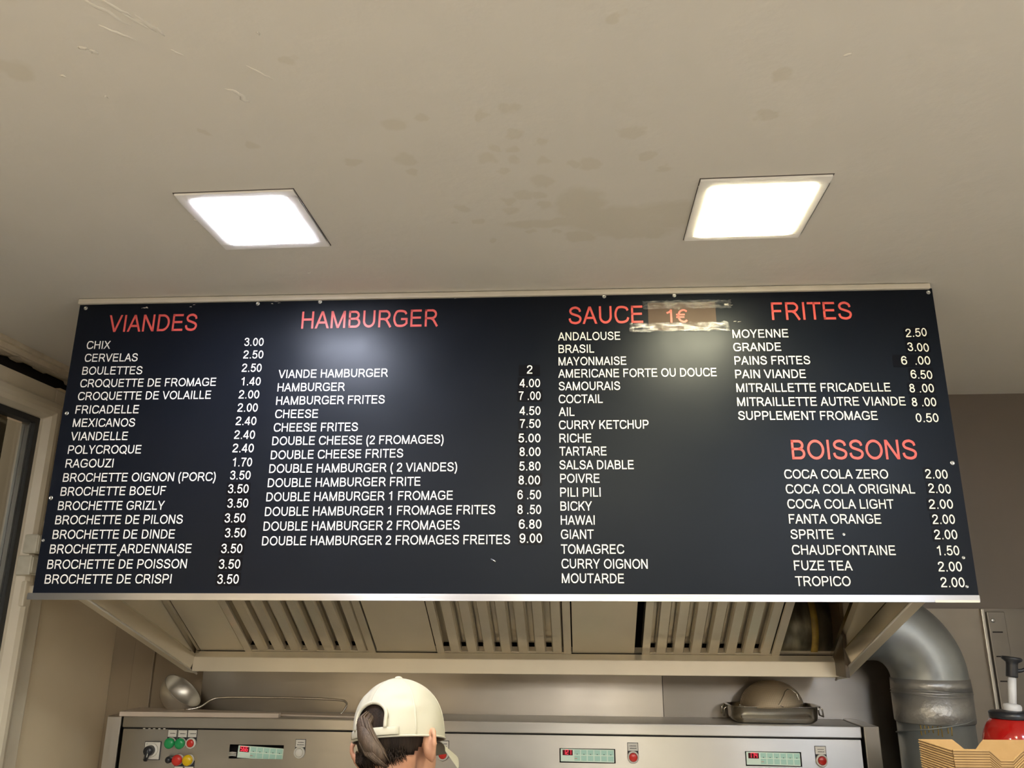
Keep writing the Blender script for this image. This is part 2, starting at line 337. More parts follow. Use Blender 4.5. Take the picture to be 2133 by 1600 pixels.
def glyphs():
    G = {}
    def g(c, lsb, w, adv, q): G[c] = (lsb, w, adv, q)
    g('A', 0, .92, .93, _diag(h*1.05, 0, .46, 1)+_diag(.92-h*1.05, 0, .46, 1)+_h(.2, .72, .34))
    g('B', .10, .74, .93, _v(h)+_h(0, .40, 1-h)+_h(0, .44, .53)+_h(0, .44, h)+_ribbon(_arc(.40, (1.53-h)/2, .24, (.47-h)/2, -90, 90))+_ribbon(_arc(.44, (.53+h)/2, .26, (.53-h)/2, -90, 90)))
    def C(w): return _ribbon(_cr([(w-.07, .73), (w-.16, .87), (w*.55, 1-h), (w*.24, .89), (h+.02, .66), (h, .5), (h+.02, .34), (w*.24, .11), (w*.55, h), (w-.14, .15), (w-.045, .33)]))
    g('C', .07, .88, 1.0, C(.90))
    g('D', .11, .81, 1.0, _v(h)+_h(0, .36, 1-h)+_h(0, .36, h)+_ribbon(_arc(.34, .5, .41, .5-h, -90, 90, 20)))
    g('E', .11, .73, .93, _v(h)+_h(0, .71, 1-h)+_h(0, .67, .525)+_h(0, .73, h))
    g('F', .115, .67, .85, _v(h)+_h(0, .67, 1-h)+_h(0, .58, .50))
    g('G', .075, .93, 1.08, _ribbon(_cr([(.84, .74), (.74, .88), (.50, 1-h), (.22, .89), (h+.02, .66), (h, .5), (h+.02, .34), (.22, .11), (.50, h), (.72, .11), (.865, .22)]))+_v(.865, .17, .50)+_h(.5, .92, .46))
    g('H', .11, .79, 1.0, _v(h)+_v(.79-h)+_h(0, .79, .53))
    g('I', .13, .12, .385, _v(h))
    g('J', .03, .55, .70, _v(.49, .3, 1)+_ribbon(_arc(.27, .3, .22, .3-h, 0, -170)))
    g('K', .10, .83, .93, _v(h)+_diag(.80-h*1.2, 1, h*1.6, .38)[0:1]+_diag(.32, .60, .83-h*1.3, 0))
    g('L', .10, .60, .775, _v(h)+_h(0, .62, h))
    g('M', .10, .95, 1.16, _v(h)+_v(.95-h)+_diag(.475, 0, h*1.1, 1, h*.95)+_diag(.475, 0, .95-h*1.1, 1, h*.95))
    g('N', .10, .79, 1.0, _v(h)+_v(.79-h)+_diag(.79-h*1.1, 0, h*1.1, 1))
    g('O', .07, .97, 1.08, _ribbon(_arc(.485, .5, .485-h, .5-h+.01, 0, 360, 32)[:-1], closed=True))
    g('P', .11, .76, .93, _v(h)+_h(0, .42, 1-h)+_h(0, .42, .44)+_ribbon(_arc(.41, .69, .28, .25, -90, 90)))
    g('Q', .06, .99, 1.08, _ribbon(_arc(.485, .5, .485-h, .5-h+.01, 0, 360, 32)[:-1], closed=True)+_ribbon([(.55, .26), (.76, .12), (.95, -.06)]))
    g('R', .11, .87, 1.0, _v(h)+_h(0, .44, 1-h)+_h(0, .44, .48)+_ribbon(_arc(.44, .71, .27, .23, -90, 90))+_ribbon(_cr([(.40, .47), (.53, .40), (.64, .25), (.80, 0)])))
    g('S', .065, .80, .93, _ribbon(_cr([(.72, .70), (.66, .85), (.50, .935), (.38, .942), (.22, .90), (.12, .80), (.12, .70), (.20, .60), (.40, .53), (.60, .46), (.71, .38), (.735, .27), (.66, .13), (.50, .065), (.38, .06), (.20, .10), (.10, .19), (.06, .33)])))
    g('T', .03, .82, .85, _v(.41)+_h(0, .82, 1-h))
    g('U', .11, .79, 1.0, _v(h, .4, 1)+_v(.79-h, .4, 1)+_ribbon(_arc(.395, .40, .395-h, .40-h, 180, 360, 20)))
    g('V', 0, .92, .93, _diag(.46, 0, h*1.05, 1)+_diag(.46, 0, .92-h*1.05, 1))
    g('W', .01, 1.30, 1.31, _diag(.335, 0, h, 1)+_diag(.335, 0, .65, 1)+_diag(.965, 0, .65, 1)+_diag(.965, 0, 1.30-h, 1))
    g('X', 0, .91, .93, _diag(h*1.3, 0, .91-h*1.6, 1)+_diag(.91-h*1.3, 0, h*1.6, 1))
    g('Y', 0, .90, .93, _v(.45, 0, .44)+_diag(.45, .40, h*1.3, 1)+_diag(.45, .40, .90-h*1.3, 1))
    g('Z', .03, .80, .85, _h(.03, .77, 1-h)+_h(0, .80, h)+_diag(h*1.7, h, .80-h*2, 1-h))
    g('0', .06, .65, .775, _ribbon(_arc(.325, .5, .325-h, .5-h, 0, 360, 26)[:-1], closed=True))
    g('1', .15, .36, .775, _v(.36-h)+_ribbon([(.31, .93), (.20, .82), (.0, .73)]))
    g('2', .04, .65, .775, _ribbon(_cr([(h+.01, .70), (.13, .87), (.33, .945), (.53, .88), (.585, .74), (.53, .58), (.35, .40), (.17, .24), (.07, .10)]))+_h(0, .65, h))
    g('3', .06, .65, .775, _ribbon(_cr([(.06, .74), (.15, .88), (.31, .945), (.50, .89), (.56, .75), (.48, .60), (.27, .545)]))+_ribbon(_cr([(.27, .545), (.48, .50), (.59, .36), (.57, .19), (.45, .08), (.30, .055), (.14, .11), (.05, .26)])))
    g('4', .02, .68, .775, _v(.50)+_h(0, .68, .27)+_ribbon([(.48, .97), (.06, .28)]))
    g('5', .06, .65, .775, _ribbon([(.60, 1-h), (.17, 1-h), (.10, .50), (.12, .50)])+_ribbon(_cr([(.10, .51), (.30, .62), (.50, .55), (.59, .34), (.53, .15), (.40, .07), (.28, .055), (.13, .12), (.05, .25)])))
    g('6', .06, .65, .775, _ribbon(_arc(.335, .33, .335-h, .33-h, 0, 360, 22)[:-1], closed=True)+_ribbon(_cr([(h, .35), (.065, .60), (.15, .84), (.34, .945), (.50, .89), (.59, .74)])))
    g('7', .07, .64, .775, _h(0, .64, 1-h)+_ribbon(_cr([(.58, .93), (.40, .66), (.28, .36), (.23, 0)])))
    g('8', .06, .65, .775, _ribbon(_arc(.325, .29, .325-h, .29-h, 0, 360, 20)[:-1], closed=True)+_ribbon(_arc(.325, .74, .285-h, .26-h, 0, 360, 20)[:-1], closed=True))
    G['9'] = (.06, .65, .775, [tuple(Vector((.65-p.x, 1-p.y)) for p in q) for q in G['6'][3]])
    g('.', .13, .125, .385, _bar(0, 0, .125, .14))
    g('(', .08, .28, .465, _ribbon(_cr([(.26, 1.03), (.12, .76), (h, .40), (.12, .04), (.26, -.27)])))
    g(')', .08, .28, .465, _ribbon(_cr([(.02, 1.03), (.16, .76), (.22, .40), (.16, .04), (.02, -.27)])))
    g('€', .0, .74, .80, _ribbon(_cr([(.72, .83), (.60, .92), (.47, .945), (.27, .84), (.17, .62), (.15, .5), (.17, .38), (.27, .16), (.47, .055), (.60, .08), (.72, .17)]))+_h(0, .58, .60)+_h(0, .55, .41))
    g(' ', 0, 0, .385, [])
    return G
GL = glyphs()
def lettering(mb, text, u0, u1, v0, cap, place, mi=0, slope=0.0):
    """adds text between u0 and u1 with its baseline at v0; place maps (u, v) to a point on the surface"""
    x = 0; q = []; lo = None; hi = 0
    for ch in text:
        lsb, w, adv, qs = GL[ch]
        if qs:
            if lo is None: lo = x+lsb
            hi = x+lsb+w
        for quad in qs: q.append([(p.x+x+lsb, p.y) for p in quad])
        x += adv
    k = (u1-u0)/(hi-lo)
    for quad in q:
        pts = [place(u0+(a-lo)*k, v0+b_*cap+slope*(a-lo)*k) for a, b_ in quad]
        mb.add(pts, [(0,1,2,3)], mi)

# ================================================================== the room
XL, YB, ZC, ZF = -1.697, 2.98, 0.80, -1.70
XR, YF = 2.60, -4.20
m = MB().box((XL-.25, YF-.1, ZC), (XR+.1, YB+.1, ZC+.12)); struct(m.build('ceiling', 'ceiling', origin=(0,0,ZC)))
m = MB().box((XL-.25, YF-.1, ZF-.1), (XR+.1, YB+.1, ZF)); struct(m.build('floor', 'floor', origin=(0,0,ZF)))
wb = MB().box((XL-.25, YB, ZF), (XR+.1, YB+.1, ZC)).build('wall_back', 'wall_brown', origin=(0,YB,ZF)); struct(wb)
struct(MB().box((XR, YF, ZF), (XR+.1, YB, ZC)).build('wall_right', 'wall_room', origin=(XR,0,ZF)))
struct(MB().box((XL-.25, YF-.1, ZF), (XR+.1, YF, ZC)).build('wall_front', 'wall_brown', origin=(0,YF,ZF)))
# left wall: window opening, slot above the window where plaster has broken away
WY0, WY1, WZ0, WZ1 = .55, 2.44, -.72, .728
m = MB()
m.box((XL-.24, YF, ZF), (XL, WY0, ZC)).box((XL-.24, WY1, ZF), (XL, YB, WZ1)).box((XL-.24, WY0, ZF), (XL, WY1, WZ0))
m.box((XL-.24, WY0, .775), (XL, YB, ZC)).box((XL-.24, WY0, WZ1), (XL-.07, YB, .775))
wl = m.build('wall_left', 'wall_cream', origin=(XL,0,ZF)); struct(wl)
struct(MB().box((XL-.069, WY0, WZ1+.0005), (XL-.045, 2.97, .7745)).build('slot_back', 'dark', wl), None)
# broken plaster hanging into the slot: one ragged strip
rnd = random.Random(4); pts = []; y = WY0
while y < 2.97:
    d = .750+.003*math.sin(y*9)+rnd.uniform(-.0025, .0025)
    if 2.28 < y < 2.34 or 2.40 < y < 2.5: d += .018
    if 2.19 < y < 2.27: d = .752+rnd.uniform(-.003, .006)
    pts.append((y, min(d+.012, .773))); y += rnd.uniform(.012, .03)
pts.append((2.97, .76))
m = MB().prism([(WY0, .779), *pts, (2.97, .779)], 'x', XL-.035, XL+.004); m.build('broken_plaster', 'plaster', wl)
struct(MB().box((XL-.02, WY0-.1, .768), (XL+.012, 2.97, .785)).box((XL-.02, WY0-.1, .785), (XL+.024, 2.97, .7995)).build('trim_1', 'plaster', origin=(XL, 0, .768)))
# back wall: boxed corner column, steel lining sheets, corner rail, slotted shelf standard
MB().box((-1.612, YB-.016, ZF), (-1.533, YB, ZC-.002)).build('corner_casing', 'wall_corner', wb, bevel=.003)
MB().box((XL+.002, YB-.006, ZF), (-1.614, YB, ZC-.002)).build('corner_casing', 'wall_corner', wb)
MB().box((-1.533, YB-.004, ZF), (-1.349, YB, ZC-.002)).build('painted_panel', 'wall_corner', wb)
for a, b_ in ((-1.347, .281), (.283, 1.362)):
    MB().box((a, YB-.008, ZF), (b_, YB, .040)).build('steel_sheet', 'steel_back' if a < 0 else 'steel_back_shaded', wb)
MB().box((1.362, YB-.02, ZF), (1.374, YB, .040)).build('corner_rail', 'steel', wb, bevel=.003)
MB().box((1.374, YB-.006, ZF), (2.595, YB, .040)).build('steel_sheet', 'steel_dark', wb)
st = MB().box((1.382, YB-.016, -1.2), (1.44, YB-.006, .030)).build('slotted_standard', 'steel_dark', wb, bevel=.002)
for k in range(14): MB().box((1.391, YB-.0168, -.038-.078*k), (1.424, YB-.0155, -.034-.078*k)).build('slot', 'dark', st)
for z in (.002, -.30): MB().lathe([(0,.003), (.006,.002), (.0075,0)], (1.398, YB-.016, z), (0,-1,0), 14).build('screw', 'screw', st)
# ceiling plaster damage: low ridges and flakes
CE = bpy.data.objects['ceiling']
rnd = random.Random(9)
for (x, y, l, a, w) in [(-.632,.875,.07,-1.0,.004),(-.600,.895,.055,-.95,.003),(-.585,.905,.05,-1.1,.004),(-.640,.915,.05,-.7,.003),(-.615,.868,.045,-.9,.003),
                        (-.709,.942,.016,-.3,.004),(-.697,.952,.014,-.5,.004),(-.529,1.058,.028,-.9,.004),(-.520,1.075,.028,-1.2,.005),(-.470,1.015,.045,-.9,.002),
                        (-.575,.962,.02,-.8,.002),(-.775,1.000,.008,-.4,.003),(-.740,1.055,.008,-1.1,.003),(-.783,1.468,.012,-.5,.0015),(-.772,1.488,.024,-.8,.0012),(-.631,1.747,.009,0,.003),
                        (.41,1.04,.012,.2,.003),(.44,1.38,.006,0,.003),(-.44,.93,.01,-1.3,.002)]:
    P = []; n = 7
    for i in range(n):
        t = i/(n-1)-.5; P.append((x+math.cos(a)*t*l+rnd.uniform(-1,1)*w*.6, y-math.sin(a)*t*l+rnd.uniform(-1,1)*w*.6, ZC))
    MB().tube(P, [(.0006+.0009*math.sin(math.pi*i/(n-1)), w*(.15+.85*math.sin(math.pi*i/(n-1)))) for i in range(n)], 8).build('plaster_ridge', 'ceiling', CE)

# window in the left wall: sash with rounded bead, gasket, glass, roller-blind rail behind it
def frame_ring(mb, x0, x1, y0, y1, z0, z1, w, mi=0, w2=None):
    """rectangular ring in the y-z plane, x0..x1 thick, w wide"""
    mb.box((x0, y0, z0), (x1, y0+w, z1), mi).box((x0, y1-w, z0), (x1, y1, z1), mi).box((x0, y0+w, z0), (x1, y1-w, z0+w), mi).box((x0, y0+w, z1-w), (x1, y1-w, z1), mi)
    return mb
wo = (XL, 1.5, WZ0)
w1 = frame_ring(MB(), XL-.06, XL+.016, WY0, WY1+.062, WZ0-.03, WZ1-.016, .10).build('window_1', 'pvc', origin=wo, bevel=.004); struct(w1)
m = MB(); a0, a1, b0, b1 = WY0+.07, 2.425, WZ0+.05, .668
prof = [(0, .0), (.020, .0), (.031, .010), (.036, .026), (.036, .040), (.028, .052), (.006, .062), (-.02, .062), (-.02, .0)]   # (out of the wall, inset)
vs = []
for (dx, ins) in prof:
    for (yy, zz) in ((a0+ins, b0+ins), (a1-ins, b0+ins), (a1-ins, b1-ins), (a0+ins, b1-ins)): vs.append((XL+.008+dx, yy, zz))
n = len(prof); fs = [(i*4+j, i*4+(j+1) % 4, ((i+1) % n)*4+(j+1) % 4, ((i+1) % n)*4+j) for i in range(n) for j in range(4)]
m.add(vs, fs); m.build('sash', 'pvc', w1, bevel=.003)
m = MB(); frame_ring(m, XL-.03, XL+.004, a0+.062, a1-.062, b0+.062, b1-.062, .019); m.build('gasket', 'gasket', w1)
MB().box((XL-.026, a0+.09, b0+.09), (XL-.022, a1-.09, b1-.09)).build('pane', 'glass', w1)
MB().box((XL-.035, a1-.090, b0+.06), (XL-.008, a1-.082, b1-.062)).build('spacer_bar', 'screw', w1)
MB().box((XL-.15, a1-.19, b0), (XL-.06, a1-.125, b1)).build('outer_jamb', 'wall_cream', w1)
MB().box((XL-.17, a0, b1-.12), (XL-.08, a1-.19, b1+.04)).build('blind_box', 'wall_brown', w1)
for k in range(22): MB().box((XL-.18+.004*(k%2), a0, b1-.168-.045*k), (XL-.168+.004*(k%2), a1-.125, b1-.122-.045*k)).build('blind_slat', 'alu_top', w1, bevel=.003)
# two stacked window locks on the sash edge
for (zz, yy) in ((.214, 2.42), (.150, 2.408)):
    lk = MB().box((XL+.014, yy-.055, zz-.029), (XL+.060, yy+.045, zz+.029)).build('window_lock', 'pvc_dirty', w1, origin=(XL+.05, yy, zz), bevel=.004)
    MB().box((XL+.060, yy-.052, zz-.024), (XL+.064, yy-.004, zz+.024)).build('cover_plate', 'pvc_dirty', lk, bevel=.002)
    MB().lathe([(.021,0), (.021,.007), (.017,.008), (.017,.005), (.0,.005)], (XL+.060, yy+.021, zz), (1,0,0), 28).build('key_cylinder', 'pvc_dirty', lk)
    c_, s_ = math.cos(.8), math.sin(.8)
    MB().tube([(XL+.066, yy+.021-.010*c_, zz-.010*s_), (XL+.066, yy+.021+.010*c_, zz+.010*s_)], .0016, 6).build('key_slot', 'gasket', lk)
wh = MB().tube([(XL+.05, 2.385, .078), (XL+.058, 2.41, .080), (XL+.058, 2.50, .088)], [.013, .015, .013], 14).build('window_handle', 'pvc', w1)
MB().box((XL+.014, 2.37, .030), (XL+.045, 2.405, .105)).build('base_plate', 'pvc', wh, bevel=.004)
MB().tube([(XL+.03, 2.415, .285), (XL+.052, 2.425, .275), (XL+.056, 2.455, .262), (XL+.05, 2.47, .258)], [.011, .012, .012, .010], 12).build('latch_knob', 'pvc', w1)

# ================================================================== ceiling lights
def panel_light(x0, x1, y0, y1, ins, em, label):
    t = empty('ceiling_light', ((x0+x1)/2, (y0+y1)/2, ZC), label, 'ceiling light', 'square ceiling panel lights')
    z = ZC
    m = MB(); g = .0018
    for a in ((x0-g, y0-g, x1+g, y0), (x0-g, y1, x1+g, y1+g), (x0-g, y0, x0, y1), (x1, y0, x1+g, y1)):
        m.box((a[0], a[1], z-.0012), (a[2], a[3], z-.0002))
    m.build('gap', 'line', t)
    l, r, nr, fr = ins
    xa, xb, ya, yb = x0+l, x1-r, y0+nr, y1-fr
    m = MB(); m.box((x0, y0, z-.005), (x1, ya, z)).box((x0, yb, z-.005), (x1, y1, z)).box((x0, ya, z-.005), (xa, yb, z)).box((xb, ya, z-.005), (x1, yb, z))
    m.build('frame', 'frame_white', t, bevel=.0015)
    rc = .012; P = []
    for cx, cy, a0 in ((xb-rc, yb-rc, 0), (xa+rc, yb-rc, 90), (xa+rc, ya+rc, 180), (xb-rc, ya+rc, 270)):
        P += [(cx+rc*math.cos(R(a0+15*i)), cy+rc*math.sin(R(a0+15*i))) for i in range(7)]
    MB().prism(P, 'z', z-.0064, z-.001).build('diffuser', em, t)
    return t
panel_light(-.777, -.537, 1.357, 1.602, (.024, .024, .022, .026), 'cool', 'square ceiling light with cool white glow, above the left half of the board')
panel_light(.245, .489, 1.377, 1.631, (.022, .020, .026, .020), 'warm', 'square ceiling light with warm white glow, above the right half of the board')
for k, (x, y, e) in enumerate([(-.87, .15, 'room_small'), (.30, .15, 'warm'), (1.32, .15, 'blue'), (-.87, -1.1, 'room_small'), (.30, -1.1, 'warm'), (1.32, -1.1, 'blue')]):  # the rear row is added, unseen, to light the console
    t = panel_light(x-.12, x+.12, y-.12, y+.12, (.024,.024,.024,.024), e, 'square ceiling light out of view, %s one of the %s row' % (('left', 'middle', 'right')[k % 3], ('overhead', 'added rear')[k//3]))
rn_ = ['left', 'right']
for k, (x, y) in enumerate([(-.1, -1.75), (1.6, -1.75), (-.1, -2.55), (1.6, -2.55), (-.1, -3.4), (1.6, -3.4)]):  # unseen panels added to raise the bounce light on the ceiling
    t = panel_light(x-.3, x+.3, y-.3, y+.3, (.03,.03,.03,.03), 'room', 'large ceiling panel light added behind the camera for room light, %s row, %s' % (rn_[k % 2], ('nearest', 'middle', 'farthest')[k//2]))
    t['group'] = 'large panels added behind the camera for room light'

# ================================================================== the menu board
BA, BY = .022, 1.9; BN = math.sqrt(1+BA*BA)
def bp(off=0.0):
    def f(u, v):
        x = u/BN; return (x+BA/BN*off, BY+BA*x-off/BN, v)
    return f
bd = empty('menu_board', (-.2, 1.895, .055), 'long black menu board with white item names, prices and red headings', 'menu board')
def bslab(u0, u1, v0, v1, o0, o1, mi=0, mb=None):
    mb = mb or MB(); f0, f1 = bp(o0), bp(o1)
    vs = [f0(u0,v0), f0(u1,v0), f0(u1,v1), f0(u0,v1), f1(u0,v0), f1(u1,v0), f1(u1,v1), f1(u0,v1)]
    return mb.add(vs, [(0,1,2,3), (7,6,5,4), (0,4,5,1), (1,5,6,2), (2,6,7,3), (3,7,4,0)], mi)
bslab(-1.286, .884, .050, .7875, -.004, 0).build('panel', 'board', bd)
bslab(-1.280, .880, .052, .795, -.03, -.0045).build('backing', 'alu', bd)
bslab(-1.2875, .8775, .7845, .7985, -.02, .009).build('top_trim', 'alu_top', bd, bevel=.002)
m = MB(); bslab(-1.2930, .8815, .0395, .0545, -.02, .007, mb=m)
for z in (.0435, .047, .0505): bslab(-1.2930, .8815, z, z+.0018, .006, .0078, mb=m)
m.build('bottom_trim', 'alu', bd)
bslab(.785, .8795, .0388, .0435, .0079, .0084).build('tape_strip', 'paper', bd)
for (u, v) in [(-1.269,.775),(-.811,.779),(.254,.781),(.874,.777),(-1.274,.492),(-1.279,.279),(-1.281,.177),(-1.089,.142),(.870,.351),(.606,.188),(.863,.136),(.861,.073),(.079,.782),(-.648,.781)]:
    big = .0052 if v > .2 and (u, v) != (.606,.188) else .0035
    MB().lathe([(big, 0), (big*.95, .0012), (big*.6, .002), (big*.55, .0012), (0, .001)], bp(0)(u, v), (BA, -1, 0), 14).build('screw', 'screw', bd)
MB().lathe([(.003,0), (.001,.001), (0,.001)], bp(0)(-.193,.129), (BA,-1,0), 10).build('screw_hole', 'dark', bd)
MB().tube([bp(.002)(-.200,.133), bp(.004)(-.192,.129), bp(.006)(-.189,.127)], .0012, 6).build('bent_nail', 'screw', bd)
CAPH, CAPB = .0215, .0465
LINES = '''V|VIANDES|-1.2005|-0.9654|0.7076|0.7076|h
V|CHIX|-1.2497|-1.187|0.6622|0.6612|
V|CERVELAS|-1.2496|-1.1102|0.6276|0.6268|
V|BOULETTES|-1.2506|-1.0933|0.593|0.5921|
V|CROQUETTE DE FROMAGE|-1.2506|-0.8984|0.5596|0.5592|
V|CROQUETTE DE VOLAILLE|-1.2512|-0.9076|0.5258|0.5256|
V|FRICADELLE|-1.2518|-1.0884|0.4908|0.49|
V|MEXICANOS|-1.2532|-1.0935|0.4567|0.4559|
V|VIANDELLE|-1.2534|-1.1073|0.4222|0.4218|
V|POLYCROQUE|-1.2547|-1.0684|0.3882|0.3877|
V|RAGOUZI|-1.2553|-1.1343|0.3537|0.3537|
V|BROCHETTE OIGNON (PORC)|-1.2561|-0.873|0.3185|0.3188|
V|BROCHETTE BOEUF|-1.2563|-0.9931|0.2842|0.2855|
V|BROCHETTE GRIZLY|-1.2572|-0.9915|0.2495|0.2495|
V|BROCHETTE DE PILONS|-1.2582|-0.9424|0.2152|0.2161|
V|BROCHETTE DE DINDE|-1.2591|-0.9577|0.1804|0.181|
V|BROCHETTE ARDENNAISE|-1.2603|-0.9129|0.1459|0.1472|
V|BROCHETTE DE POISSON|-1.2603|-0.9201|0.11|0.1117|
V|BROCHETTE DE CRISPI|-1.2606|-0.9532|0.0757|0.077|
P|3.00|-0.8358|-0.7859|0.6643|0.6635|
P|2.50|-0.8349|-0.7835|0.6305|0.6298|
P|2.50|-0.8353|-0.7847|0.5952|0.5945|
P|1.40|-0.8329|-0.7838|0.5596|0.559|
P|2.00|-0.8363|-0.7842|0.5255|0.5249|
P|2.00|-0.8359|-0.7848|0.4915|0.491|
P|2.40|-0.8369|-0.7852|0.4575|0.457|
P|2.40|-0.8372|-0.7854|0.4226|0.4221|
P|2.40|-0.838|-0.7852|0.389|0.3886|
P|1.70|-0.8338|-0.7861|0.3541|0.3538|
P|3.50|-0.8373|-0.7867|0.322|0.3217|
P|3.50|-0.8387|-0.7881|0.2888|0.2886|s
P|3.50|-0.8366|-0.7856|0.254|0.2539|s
P|3.50|-0.8395|-0.7891|0.2186|0.2185|s
P|3.50|-0.8351|-0.7847|0.1836|0.1835|s
P|3.50|-0.8403|-0.7894|0.1469|0.1468|s
P|3.50|-0.8421|-0.7909|0.1108|0.1109|s
P|3.50|-0.8421|-0.791|0.0764|0.0765|s
H|HAMBURGER|-0.692|-0.3402|0.7083|0.7087|h
H|VIANDE HAMBURGER|-0.74|-0.4622|0.5773|0.5774|
H|HAMBURGER|-0.7391|-0.5687|0.5426|0.5424|
H|HAMBURGER FRITES|-0.7396|-0.4673|0.5081|0.5086|
H|CHEESE|-0.7392|-0.6317|0.4742|0.4739|
H|CHEESE FRITES|-0.7397|-0.5303|0.4399|0.4397|
H|DOUBLE CHEESE (2 FROMAGES)|-0.7405|-0.3183|0.406|0.4069|
H|DOUBLE CHEESE FRITES|-0.7409|-0.4157|0.371|0.3734|
H|DOUBLE HAMBURGER ( 2 VIANDES)|-0.7418|-0.2837|0.3374|0.3391|
H|DOUBLE HAMBURGER FRITE|-0.7422|-0.371|0.3027|0.3045|
H|DOUBLE HAMBURGER 1 FROMAGE|-0.7426|-0.2924|0.2686|0.2709|
H|DOUBLE HAMBURGER 1 FROMAGE FRITES|-0.7429|-0.1911|0.2336|0.2367|
H|DOUBLE HAMBURGER 2 FROMAGES|-0.7432|-0.2744|0.1989|0.2011|
H|DOUBLE HAMBURGER 2 FROMAGES FREITES|-0.7435|-0.1558|0.1645|0.1673|
Q|2|-0.116|-0.1027|0.5804|0.5803|b
Q|4.00|-0.1342|-0.0836|0.5459|0.5453|t
Q|7 .00|-0.1359|-0.0825|0.5137|0.5131|s
Q|4.50|-0.1341|-0.0831|0.4761|0.4756|
Q|7.50|-0.1332|-0.0832|0.4437|0.4433|t
Q|5.00|-0.1365|-0.0835|0.408|0.4075|t
Q|8.00|-0.134|-0.0837|0.3745|0.3742|t
Q|5.80|-0.1345|-0.0839|0.3396|0.3393|t
Q|8.00|-0.1362|-0.085|0.3061|0.3059|s
Q|6 .50|-0.1386|-0.0831|0.2713|0.2711|t
Q|8 .50|-0.1385|-0.083|0.2365|0.2363|t
Q|6.80|-0.1351|-0.0825|0.2024|0.2023|t
Q|9.00|-0.1333|-0.0814|0.1699|0.1698|s
S|SAUCE|-0.0111|0.1739|0.7086|0.709|h
S|ANDALOUSE|-0.0383|0.1156|0.6658|0.6653|
S|BRASIL|-0.0374|0.0499|0.633|0.6324|
S|MAYONMAISE|-0.0378|0.1283|0.6007|0.6001|
S|AMERICANE FORTE OU DOUCE|-0.039|0.3451|0.5692|0.5679|
S|SAMOURAIS|-0.0381|0.1111|0.5371|0.5361|
S|COCTAIL|-0.0385|0.0676|0.5043|0.5037|
S|AIL|-0.0389|-0.0014|0.4724|0.472|
S|CURRY KETCHUP|-0.0386|0.1759|0.4395|0.4392|
S|RICHE|-0.0381|0.0381|0.4069|0.4063|
S|TARTARE|-0.0385|0.0734|0.375|0.3745|
S|SALSA DIABLE|-0.0389|0.1365|0.3421|0.3412|
S|POIVRE|-0.0375|0.0553|0.3096|0.3091|
S|PILI PILI|-0.0379|0.0566|0.2768|0.2764|
S|BICKY|-0.0378|0.0361|0.2442|0.244|
S|HAWAI|-0.0374|0.0412|0.2115|0.2113|
S|GIANT|-0.0374|0.0384|0.1788|0.1787|
S|TOMAGREC|-0.0378|0.1069|0.1449|0.1448|
S|CURRY OIGNON|-0.0369|0.1595|0.1121|0.1113|
S|MOUTARDE|-0.0366|0.1046|0.0794|0.0787|
F|FRITES|0.4899|0.6832|0.7112|0.7091|h
F|MOYENNE|0.3906|0.5251|0.6657|0.665|
F|GRANDE|0.3902|0.5047|0.6312|0.63|
F|PAINS FRITES|0.3905|0.571|0.5966|0.5953|
F|PAIN VIANDE|0.3898|0.5573|0.5622|0.5605|
F|MITRAILLETTE FRICADELLE|0.39|0.7525|0.5276|0.5247|
F|MITRAILLETTE AUTRE VIANDE|0.3895|0.7828|0.4927|0.4897|
F|SUPPLEMENT FROMAGE|0.3892|0.7139|0.4585|0.4552|
R|2.50|0.8053|0.8552|0.6604|0.6625|s
R|3.00|0.8051|0.8549|0.6258|0.6222|s
R|6  .00|0.7859|0.8537|0.591|0.59|s
R|6.50|0.8037|0.8534|0.5563|0.5536|s
R|8 .00|0.796|0.8526|0.5214|0.5207|s
R|8 .00|0.7971|0.8532|0.4873|0.4867|s
R|0.50|0.8015|0.8535|0.4489|0.4484|
D|BOISSONS|0.5068|0.7927|0.3622|0.3602|h
D|COCA COLA ZERO|0.485|0.7213|0.3167|0.3154|
D|COCA COLA ORIGINAL|0.4853|0.7763|0.2819|0.2805|
D|COCA COLA LIGHT|0.4858|0.7254|0.2473|0.2459|
D|FANTA ORANGE|0.4861|0.6925|0.2128|0.2121|
D|SPRITE|0.4866|0.5827|0.178|0.1777|
D|CHAUDFONTAINE|0.4867|0.7158|0.1431|0.1417|
D|FUZE TEA|0.488|0.617|0.1083|0.1076|
D|TROPICO|0.4878|0.6093|0.0736|0.0738|
E|2.00|0.805|0.8547|0.3155|0.3138|t
E|2.00|0.8074|0.857|0.2824|0.2794|t
E|2.00|0.8034|0.8568|0.2453|0.2454|t
E|2.00|0.8065|0.856|0.211|0.2109|t
E|2.00|0.8059|0.8563|0.1767|0.1766|t
E|1.50|0.8078|0.8558|0.1413|0.1413|
E|2.00|0.8047|0.8563|0.1058|0.1059|
E|2.00|0.8055|0.8571|0.0716|0.0716|
K|1€|0.2326|0.2829|0.7083|0.7081|'''
COLU = {'V': -1.2545, 'H': -.7400, 'S': -.0380, 'F': .3900, 'D': .4860}
